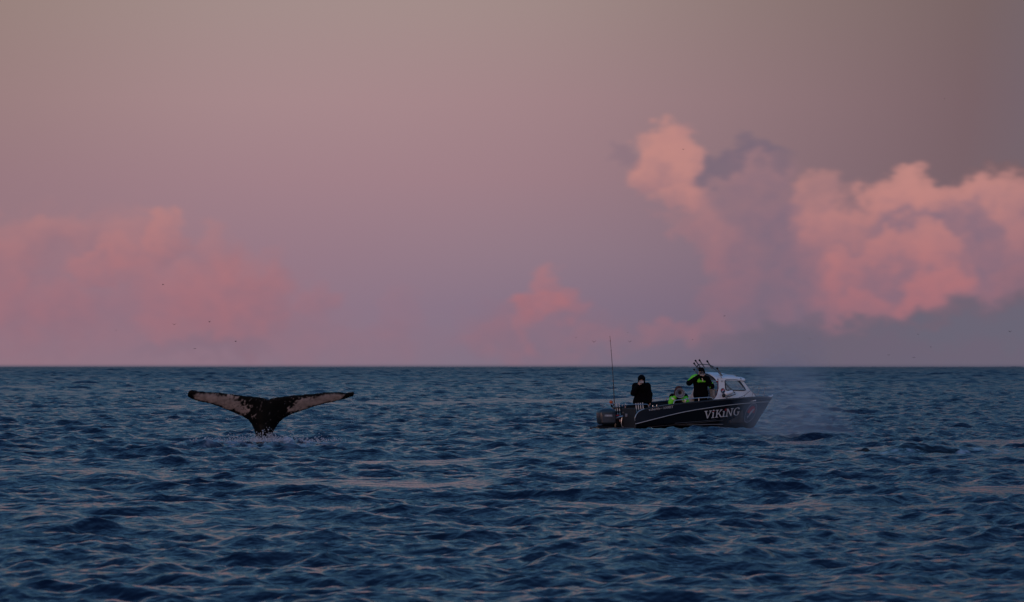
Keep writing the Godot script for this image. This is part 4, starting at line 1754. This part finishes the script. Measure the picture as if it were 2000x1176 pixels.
	clothes(p, "fur_hat", [oval(c + Vector3(0, 0.06, -0.01), Vector3(0.115, 0.105, 0.125)), cap(c + Vector3(-0.1, 0.03, 0.0), c + Vector3(-0.125, -0.12, 0.02), 0.035, 0.04), cap(c + Vector3(0.1, 0.03, 0.0), c + Vector3(0.14, -0.12, 0.02), 0.035, 0.045)], mat("hat_brown", Color(0.06, 0.022, 0.016), 0.95), 0.011, 0.025)
	var cam := thing("telephoto_camera", p.transform)
	tag(cam, "camera with a long lens and wide pale grey hood held by the seated person", "camera")
	camera_shape(cam, Vector3(0.01, 1.0, 0.19), Basis(Vector3.RIGHT, 0.03), 0.38, 0.095, mat("hood_grey", Color(0.27, 0.28, 0.31), 0.55))
	mb = MB.new()
	mb.lathe(Vector3(0.01, 0.985, 0.19), Vector3(0, 0.0, 1.0), [Vector2(0.1, 0.22), Vector2(0.145, 0.27), Vector2(0.155, 0.37), Vector2(0.145, 0.375), Vector2(0.095, 0.3)], 20)
	put("rain_cover", mb.done(), mat("hood_grey", Color.GRAY), cam)

	# 3: the one standing at the wheelhouse door, in a black and green suit, both hands raised with a camera
	look = Basis(Vector3.UP, 0.08)
	j = {
		"pelvis": Vector3(0, 0.93, 0.0), "chest": Vector3(0, 1.3, 0.0), "neck": Vector3(0, 1.49, 0.01), "head": Vector3(0.02, 1.64, 0.05),
		"ls": Vector3(0.2, 1.42, 0.0), "le": Vector3(0.34, 1.2, 0.14), "lw": Vector3(0.13, 1.5, 0.26), "lh": Vector3(0.095, 0.91, 0.0), "lk": Vector3(0.11, 0.5, 0.03), "la": Vector3(0.12, 0.075, -0.02), "lt": Vector3(0.15, 0.035, 0.15),
		"rs": Vector3(-0.2, 1.42, 0.0), "re": Vector3(-0.375, 1.3, 0.1), "rw": Vector3(-0.08, 1.52, 0.24), "rh": Vector3(-0.095, 0.91, 0.0), "rk": Vector3(-0.11, 0.5, 0.03), "ra": Vector3(-0.12, 0.075, -0.02), "rt": Vector3(-0.15, 0.035, 0.15),
		"lhand": Vector3(-0.45, 1.0, -0.1), "lpalm": Vector3(-0.5, 0.1, -0.6), "rhand": Vector3(0.4, 1.0, -0.15), "rpalm": Vector3(0.5, 0.1, -0.6),
	}
	p = make_person("person standing at the wheelhouse door in a black and green flotation suit and black cap", Vector3(2.68, 0.145, 0.3), 0.0, j, look, Color(0.4, 0.22, 0.16))
	clothes(p, "suit", figure_bones(j, 0.038, ["torso", "legs"]) + [cap(Vector3(-0.08, 0.95, 0), Vector3(0.08, 0.95, 0), 0.155, 0.155), cap(j.ls, j.le, 0.09, 0.083), cap(j.le, j.lw, 0.082, 0.058), cap(j.re.lerp(j.rs, 0.1), j.re, 0.082, 0.082), cap(j.re, j.rw, 0.082, 0.058)], black, 0.014, 0.05)
	clothes(p, "green_sleeve", [cap(Vector3(-0.15, 1.5, 0.03), Vector3(-0.22, 1.45, 0.05), 0.085, 0.1), cap(Vector3(-0.22, 1.45, 0.05), Vector3(-0.345, 1.33, 0.085), 0.1, 0.097)], green, 0.012, 0.04)
	clothes(p, "green_collar", [cap(Vector3(-0.1, 1.5, 0.09), Vector3(-0.07, 1.36, 0.135), 0.055, 0.05), cap(Vector3(-0.07, 1.36, 0.135), Vector3(0.14, 1.345, 0.14), 0.04, 0.022)], green, 0.011, 0.03)
	clothes(p, "green_cuff", [cap(Vector3(0.3, 1.3, 0.2), Vector3(0.36, 1.17, 0.19), 0.035, 0.028), cap(Vector3(0.36, 1.3, 0.19), Vector3(0.29, 1.16, 0.2), 0.022, 0.02)], green, 0.01, 0.02)
	mb = MB.new()
	mb.box(Vector3(0.05, 1.4, 0.168), Vector3(0.03, 0.11, 0.02), 0.006, Basis(Vector3(0, 0, 1), 0.25))
	put("reflective_band", mb.done(), strip, p)
	mb = MB.new()
	mb.box(Vector3(-0.2, 1.49, 0.145), Vector3(0.035, 0.06, 0.02), 0.006, Basis(Vector3(0, 0, 1), 0.4))
	put("reflective_band", mb.done(), strip, p)
	boots(p, j, 0.018, boot)
	c = j.head
	clothes(p, "cap", [oval(c + Vector3(0.0, 0.075, -0.01), Vector3(0.098, 0.085, 0.112)), cap(c + Vector3(-0.05, 0.065, 0.1), c + Vector3(0.05, 0.065, 0.1), 0.026, 0.026), oval(c + Vector3(0.03, -0.03, -0.05), Vector3(0.1, 0.14, 0.085)), oval(c + Vector3(-0.07, 0.13, 0.03), Vector3(0.035, 0.03, 0.04))], black, 0.01, 0.02)
	var hc := thing("compact_camera", p.transform)
	tag(hc, "small pale camera held to the face by the person at the wheelhouse door", "camera")
	camera_shape(hc, Vector3(0.02, 1.6, 0.235), Basis(), 0.12, 0.034, mat("camera_silver", Color(0.4, 0.36, 0.34), 0.4, 0.3))
	mb = MB.new()
	mb.box(Vector3(0.03, 1.555, 0.275), Vector3(0.12, 0.05, 0.012), 0.004)
	put("silver_plate", mb.done(), mat("camera_silver", Color.GRAY), hc)


# ------------------------------------------------------------------ whales, spray and birds
# the fluke's outline and its pale patches, in hundredths of a metre from the foot of the stock at the waterline
const FLUKE := [-199, 124, -196, 132, -188, 136.5, -173, 133, -148, 131, -119, 129.5, -91, 126.5, -55, 121.5, -24, 118.5, -4, 116.5, 6.5, 113.5, 13, 109.5, 19, 114, 32, 117, 60, 119.5, 94, 123.5, 130, 126, 163, 129.5, 196, 130.5, 216, 128, 225, 130, 236, 131.5, 240, 127.5, 236, 118, 217, 112, 189, 105.5, 155, 98, 124.5, 89, 99, 80, 73, 71, 53, 60.5, 42.5, 51.5, 32, 37, 24.5, 24.5, 21, 14, 19.5, 0, 20, -45, -20.5, -45, -20, 4, -20.5, 17, -24.5, 32, -32, 47.5, -40, 56.5, -55, 65.5, -81, 77, -112, 90, -142.5, 100, -173, 106.5, -191, 113, -198, 119]
const PALE_LEFT := [-182, 122, -173, 126.5, -148, 127, -119, 125, -101, 122, -81, 117, -55, 110.5, -45, 100, -50, 91, -42, 79.5, -25, 69, -35, 67, -55, 74, -81, 81, -112, 92.5, -142.5, 103, -173, 109.5, -182, 115]
const PALE_RIGHT := [73, 100, 88.5, 106.5, 124.5, 115.5, 163, 125, 196, 126.5, 213, 123, 208, 117, 201.5, 109.5, 186, 106.5, 155, 99.5, 124.5, 90.5, 99, 82, 81, 77, 68, 79.5, 73, 88.5]


func outline(list: Array) -> PackedVector2Array:
	var o := PackedVector2Array()
	for i in range(0, list.size(), 2):
		o.append(Vector2(list[i], list[i + 1]) * 0.01)
	return o


func edge_distance(poly: PackedVector2Array, p: Vector2) -> float:      # positive inside
	var best := 1e9
	for i in poly.size():
		best = minf(best, p.distance_squared_to(Geometry2D.get_closest_point_to_segment(p, poly[i], poly[(i + 1) % poly.size()])))
	return sqrt(best) * (1.0 if Geometry2D.is_point_in_polygon(p, poly) else -1.0)


var fluke_poly: PackedVector2Array
var pale_polys := []
var skin_noise := FastNoiseLite.new()


func fluke_lean(x: float, y: float) -> float:
	return 0.34 * maxf(y - 0.45, 0.0) - 0.02 * x * x + 0.05 * y


func fluke_tint(v: Vector3) -> Color:
	var p := Vector2(v.x, v.y)
	var dark := Color(0.004, 0.0042, 0.005)
	var c := dark
	if v.z > fluke_lean(v.x, v.y) - 0.03:
		var n := skin_noise.get_noise_2d(v.x * 60.0, v.y * 100.0)
		var n2 := skin_noise.get_noise_2d(v.x * 190.0 + 50.0, v.y * 230.0)
		var d := maxf(edge_distance(pale_polys[0], p), edge_distance(pale_polys[1], p))
		var ragged := smoothstep(1.7, 0.5, absf(v.x))
		var k := smoothstep(-0.02, 0.035, d + (n * 0.16 + n2 * 0.1) * ragged + n2 * 0.025)
		if d > 0.0 and ragged > 0.2:
			k *= 1.0 - smoothstep(0.24, 0.42, n2 + n * 0.6) * ragged * 0.7
		c = dark.lerp(Color(0.27, 0.215, 0.19) * (1.0 + 0.5 * n + 0.25 * n2), k)
		if k < 0.3:
			c = c.lerp(Color(0.12, 0.105, 0.1), smoothstep(0.5, 0.6, n2) * 0.6)
			c = c.lerp(Color(0.13, 0.1, 0.09), smoothstep(0.014, 0.006, absf(p.distance_to(Vector2(-0.32, 0.93)) - 0.032)))
			c = c.lerp(Color(0.1, 0.08, 0.07), smoothstep(0.014, 0.004, absf(v.x + 0.06 - (v.y - 0.95) * 0.25)) * smoothstep(0.13, 0.1, absf(v.y - 0.94)) * 0.8)
	return c


func make_whales() -> void:
	skin_noise.seed = 8
	skin_noise.frequency = 0.05
	skin_noise.fractal_octaves = 3
	fluke_poly = outline(FLUKE)
	pale_polys = [outline(PALE_LEFT), outline(PALE_RIGHT)]
	var cell := 0.025
	var lo := Vector3(-2.1, -0.36, -0.42)
	var nx := 182
	var ny := 72
	var nz := 36
	var f := PackedFloat32Array()
	f.resize(nx * ny * nz)
	f.fill(1.0)
	for y in ny:
		for x in nx:
			var p := Vector2(lo.x + x * cell, lo.y + y * cell)
			var d := edge_distance(fluke_poly, p)
			if d < -0.09:
				continue
			d += skin_noise.get_noise_2d(p.x * 70.0, p.y * 30.0) * 0.012 * smoothstep(0.75, 1.1, p.y)
			var stock := exp(-pow(p.x / 0.36, 2.0)) * smoothstep(1.15, 0.3, p.y)
			var w := lerpf(0.24, 0.2, stock)
			var most := lerpf(0.062, 0.24, stock)
			var t := most * sqrt(maxf(0.0, 1.0 - pow(1.0 - clampf(d / w, 0.0, 1.0), 2.0)))
			var mid := fluke_lean(p.x, p.y)
			for z in nz:
				var away := absf(lo.z + z * cell - mid)
				f[(z * ny + y) * nx + x] = away - t if d > 0.0 else maxf(away, -d) + 0.002
	var mb := MB.new()
	net(mb, f, nx, ny, nz, lo, cell, fluke_tint)
	var skin := StandardMaterial3D.new()
	skin.resource_name = "whale_skin"
	skin.vertex_color_use_as_albedo = true
	skin.roughness = 0.5
	skin.metallic_specular = 0.2
	var o := put("humpback_whale", mb.done(), skin, self, Transform3D(Basis(Vector3.UP, 0.06), WHALE))
	tag(o, "dark whale tail with pale patches raised above the water as the animal dives", "whale")

	# the back of a second animal
	var wet := mat("wet_black_skin", Color(0.004, 0.007, 0.014), 0.16, 0.0, 0.42)
	var rough := MB.new()
	var bones := []
	var ridge := [Vector2(-1.25, -0.06), Vector2(-1.0, 0.05), Vector2(-0.7, 0.14), Vector2(-0.42, 0.23), Vector2(0.0, 0.2), Vector2(0.4, 0.16), Vector2(0.8, 0.1), Vector2(1.2, 0.02), Vector2(1.5, -0.06)]
	for k in 15:
		var x := lerpf(-1.2, 1.45, k / 14.0)
		bones.append(oval(Vector3(x, curve(ridge, x) - 0.3, 0.05 * sin(k * 1.7)), Vector3(0.3, 0.32, 0.55)))
	bones.append(cap(Vector3(-1.85, -0.12, 0.1), Vector3(-1.4, 0.08, 0.05), 0.08, 0.05))
	bones.append(cap(Vector3(-1.4, 0.08, 0.05), Vector3(-1.0, -0.16, 0.1), 0.05, 0.06))
	blend_mesh(rough, bones, 0.03, 0.06)
	for i in rough.v.size():
		var q := rough.v[i]
		rough.v[i] = q + Vector3(0.3, 1.0, 0.4) * (skin_noise.get_noise_3d(q.x * 60.0, q.y * 60.0, q.z * 60.0) * 0.03 + skin_noise.get_noise_3d(q.x * 200.0, q.y * 200.0, q.z * 200.0) * 0.006)
	mb = MB.new()
	mb.raw(rough.v, rough.idx)
	o = put("whale_back", mb.done(), wet, self, Transform3D(Basis(), BACK + Vector3(0, 0.0, 0)))
	tag(o, "low dark back of another whale breaking the surface at the right", "whale")

	# white water round the stock and drops falling from the tips
	var rng := RandomNumberGenerator.new()
	rng.seed = 77
	var drop := MB.new()
	drop.ball(Vector3.ZERO, Vector3.ONE, Basis(), 4, 6)
	var spots := []
	for k in 1500:
		var a := rng.randf() * TAU
		var q := sqrt(rng.randf())
		var side := 1.0 if rng.randf() < 0.55 else -1.0
		var at := Vector3(0.15 + cos(a) * q * 2.1 * (0.6 + 0.4 * side), 0.02 + absf(rng.randfn()) * 0.13 * (1.25 - q), 0.75 + sin(a) * q * 0.9)
		spots.append([at, rng.randf_range(0.004, 0.012) * (1.0 + 0.9 * rng.randf() * rng.randf())])
	for k in 150:
		var at := Vector3(2.37 + rng.randfn() * 0.035, 1.2 - rng.randf() * 0.75, 0.1 + rng.randfn() * 0.05)
		spots.append([at, rng.randf_range(0.002, 0.006)])
	for k in 60:
		spots.append([Vector3(-1.97 + rng.randfn() * 0.06, 1.2 + rng.randfn() * 0.12, 0.15 + rng.randfn() * 0.1), rng.randf_range(0.004, 0.008)])
	for k in 90:
		spots.append([Vector3(rng.randf_range(-1.9, 2.3), rng.randf_range(0.5, 1.3), 0.2 + rng.randfn() * 0.1), rng.randf_range(0.003, 0.006)])
	var mm := MultiMesh.new()
	mm.transform_format = MultiMesh.TRANSFORM_3D
	mm.mesh = drop.done()
	mm.instance_count = spots.size()
	for i in spots.size():
		mm.set_instance_transform(i, Transform3D(Basis.from_scale(Vector3.ONE * spots[i][1]), spots[i][0]))
	var spray := MultiMeshInstance3D.new()
	spray.name = "water_drops"
	spray.multimesh = mm
	spray.material_override = mat("white_water", Color(0.5, 0.52, 0.56), 0.35)
	spray.position = WHALE
	add_child(spray, true)
	tag(spray, "drops of white water thrown up round the whale tail", "spray", "", "stuff")


func make_blow() -> void:
	var blow := thing("blow_mist", Transform3D(Basis(), Vector3(8.55, 0.0, -80.0)))
	tag(blow, "thin grey mist of a whale's breath drifting past the bow of the boat", "mist", "", "stuff")
	var rng := RandomNumberGenerator.new()
	rng.seed = 15
	for k in 34:
		var t := rng.randf()
		var fog := FogVolume.new()
		fog.name = numbered("mist_puff", blow)
		fog.shape = RenderingServer.FOG_VOLUME_SHAPE_ELLIPSOID
		var s := rng.randf_range(0.8, 2.1)
		fog.size = Vector3(s * 1.1, s * rng.randf_range(0.8, 1.3), s)
		fog.position = Vector3(-0.2 + rng.randfn() * 0.75 - 0.3 * t, -0.05 + 1.9 * t * t + 0.3 * t, rng.randfn() * 0.8)
		fog.rotation.z = rng.randf_range(-0.6, 0.6)
		var m := FogMaterial.new()
		m.albedo = Color(0.9, 0.95, 1.0)
		m.density = 0.07 * rng.randf_range(0.5, 1.2) * (1.0 - 0.55 * t)
		fog.material = m
		blow.add_child(fog, true)


func make_birds() -> void:
	var mb := MB.new()
	mb.ball(Vector3.ZERO, Vector3(0.085, 0.075, 0.21), Basis(), 6, 8)
	mb.ball(Vector3(0, 0.03, 0.22), Vector3(0.05, 0.05, 0.07), Basis(), 5, 8)
	mb.tube([Vector3(0, 0.03, 0.27), Vector3(0, 0.02, 0.33)], [0.018, 0.006], 6)
	mb.tube([Vector3(0, 0.01, -0.18), Vector3(0, 0.01, -0.33)], [0.04, 0.07], 8, 0.25)
	var body := mb.done()
	var wing_shapes := []
	for lift in [0.22, -0.05, 0.4]:
		for s in [1.0, -1.0]:
			var w := MB.new()
			w.tube([Vector3(s * 0.05, 0.03, 0.05), Vector3(s * 0.28, 0.03 + lift * 0.6, 0.08), Vector3(s * 0.45, 0.03 + lift * 0.55, 0.0), Vector3(s * 0.6, 0.03 + lift * 0.35, -0.1)], [0.09, 0.085, 0.065, 0.01], 8, 0.22)
			wing_shapes.append(w.done())
	var m := mat("seabird_dark", Color(0.02, 0.02, 0.023), 0.8)
	# [across, down, distance, how the wings are held, heading, where it is seen]
	var flock := [
		[318, 556, 900, 0, 60, "dark seabird gliding before the left pink cloud, highest of the birds there"],
		[227, 645, 1500, 1, 100, "faint speck of a seabird furthest left over the sea"],
		[340, 634, 760, 0, 20, "dark seabird with raised wings up and to the left of the whale tail"],
		[409, 629, 900, 2, -40, "dark seabird flying above the left end of the whale tail"],
		[380, 681, 760, 1, 90, "dark seabird flying low above the whale tail's left tip"],
		[460, 667, 780, 0, 80, "dark seabird gliding low above the middle of the whale tail's left half"],
		[1125, 660, 1300, 2, 10, "faint seabird furthest left of those by the tall fishing rod"],
		[1160, 668, 800, 2, 0, "dark seabird just left of the tall fishing rod's tip"],
		[1230, 668, 820, 2, -15, "dark seabird just right of the tall fishing rod, over the person in black"],
		[1226, 650, 1700, 0, 30, "faintest speck of a seabird above the bird right of the fishing rod"],
		[1415, 617, 820, 1, 75, "dark seabird with drooped wings above the wheelhouse roof"],
		[1353, 664, 1600, 0, 90, "faint speck of a seabird above the rod holders on the roof"],
		[1335, 291, 900, 1, 40, "dark seabird high up beside the pink cloud tower"],
		[1582, 662, 1300, 0, 110, "small dark seabird over the sea to the right of the bow"],
		[1736, 694, 1150, 2, 15, "dark seabird close above the horizon, leftmost of the pair there"],
		[1785, 699, 1000, 2, -30, "dark seabird skimming the horizon, rightmost of the pair there"],
		[1793, 653, 1150, 1, 85, "small dark seabird before the grey cloud bank at right, above the pair"],
		[1818, 678, 1300, 0, 70, "small dark seabird between the skimming pair and the bird at the far right"],
		[1973, 648, 760, 0, 25, "dark seabird furthest right, before the grey cloud bank"],
		[1847, 192, 1300, 1, 60, "speck of a seabird highest of all in the clear sky at right"],
	]
	for q in flock:
		var d: float = q[2]
		var b := thing("seabird", Transform3D(Basis(Vector3.UP, deg_to_rad(q[4])), Vector3((q[0] - 1000.0) / 5671.0 * d, EYE + (714.0 - q[1]) / 5671.0 * d, -d)))
		tag(b, q[5], "bird", "seabirds over the sea")
		put("body", body, m, b)
		put("wing", wing_shapes[q[3] * 2], m, b)
		put("wing", wing_shapes[q[3] * 2 + 1], m, b)


func _ready() -> void:
	var cam := Camera3D.new()
	cam.name = "camera"
	add_child(cam)
	cam.position = Vector3(0, EYE, 0)
	cam.rotation_degrees.x = 1.273
	cam.near = 0.5
	cam.far = 40000.0
	cam.keep_aspect = Camera3D.KEEP_HEIGHT
	cam.projection = Camera3D.PROJECTION_FRUSTUM
	cam.size = 2.0 * cam.near * tan(deg_to_rad(FOV * 0.5))
	var lens := CameraAttributesPhysical.new()
	lens.frustum_focal_length = 100.0
	lens.frustum_focus_distance = 86.0
	lens.exposure_aperture = 4.5
	cam.attributes = lens
	cam.projection = Camera3D.PROJECTION_FRUSTUM
	cam.size = 2.0 * cam.near * tan(deg_to_rad(FOV * 0.5))
	cam.current = true

	var env := Environment.new()
	var sky := Sky.new()
	var sm := PanoramaSkyMaterial.new()
	sm.panorama = make_sky()
	sky.sky_material = sm
	env.sky = sky
	env.background_mode = Environment.BG_SKY
	env.background_energy_multiplier = 1.0
	env.tonemap_mode = Environment.TONE_MAPPER_LINEAR
	env.tonemap_exposure = 1.0
	env.sdfgi_enabled = true
	env.ssao_enabled = true
	env.ssil_enabled = true
	env.volumetric_fog_enabled = true
	env.volumetric_fog_density = 0.0
	var we := WorldEnvironment.new()
	we.name = "world_environment"
	we.environment = env
	add_child(we)

	var sun := DirectionalLight3D.new()
	sun.name = "sun"
	sun.light_color = Color(1.0, 0.78, 0.68)
	sun.light_energy = 0.15
	sun.light_angular_distance = 12.0
	sun.shadow_enabled = true
	add_child(sun)
	sun.rotation_degrees = Vector3(-9.0, -28.0, 0.0)

	noise.seed = 3
	noise.frequency = 0.02
	noise.fractal_octaves = 3
	slick_noise.seed = 21
	slick_noise.frequency = 0.05
	slick_noise.fractal_octaves = 3
	boat_xf = Transform3D(Basis(Vector3.UP, deg_to_rad(27.0)) * Basis.from_scale(Vector3(1.04, 1.0, 1.0)), Vector3(3.39, 0.0, -91.5))

	make_sea()
	make_boat()
	make_boat_gear()
	make_people()
	make_whales()
	make_birds()
	make_blow()
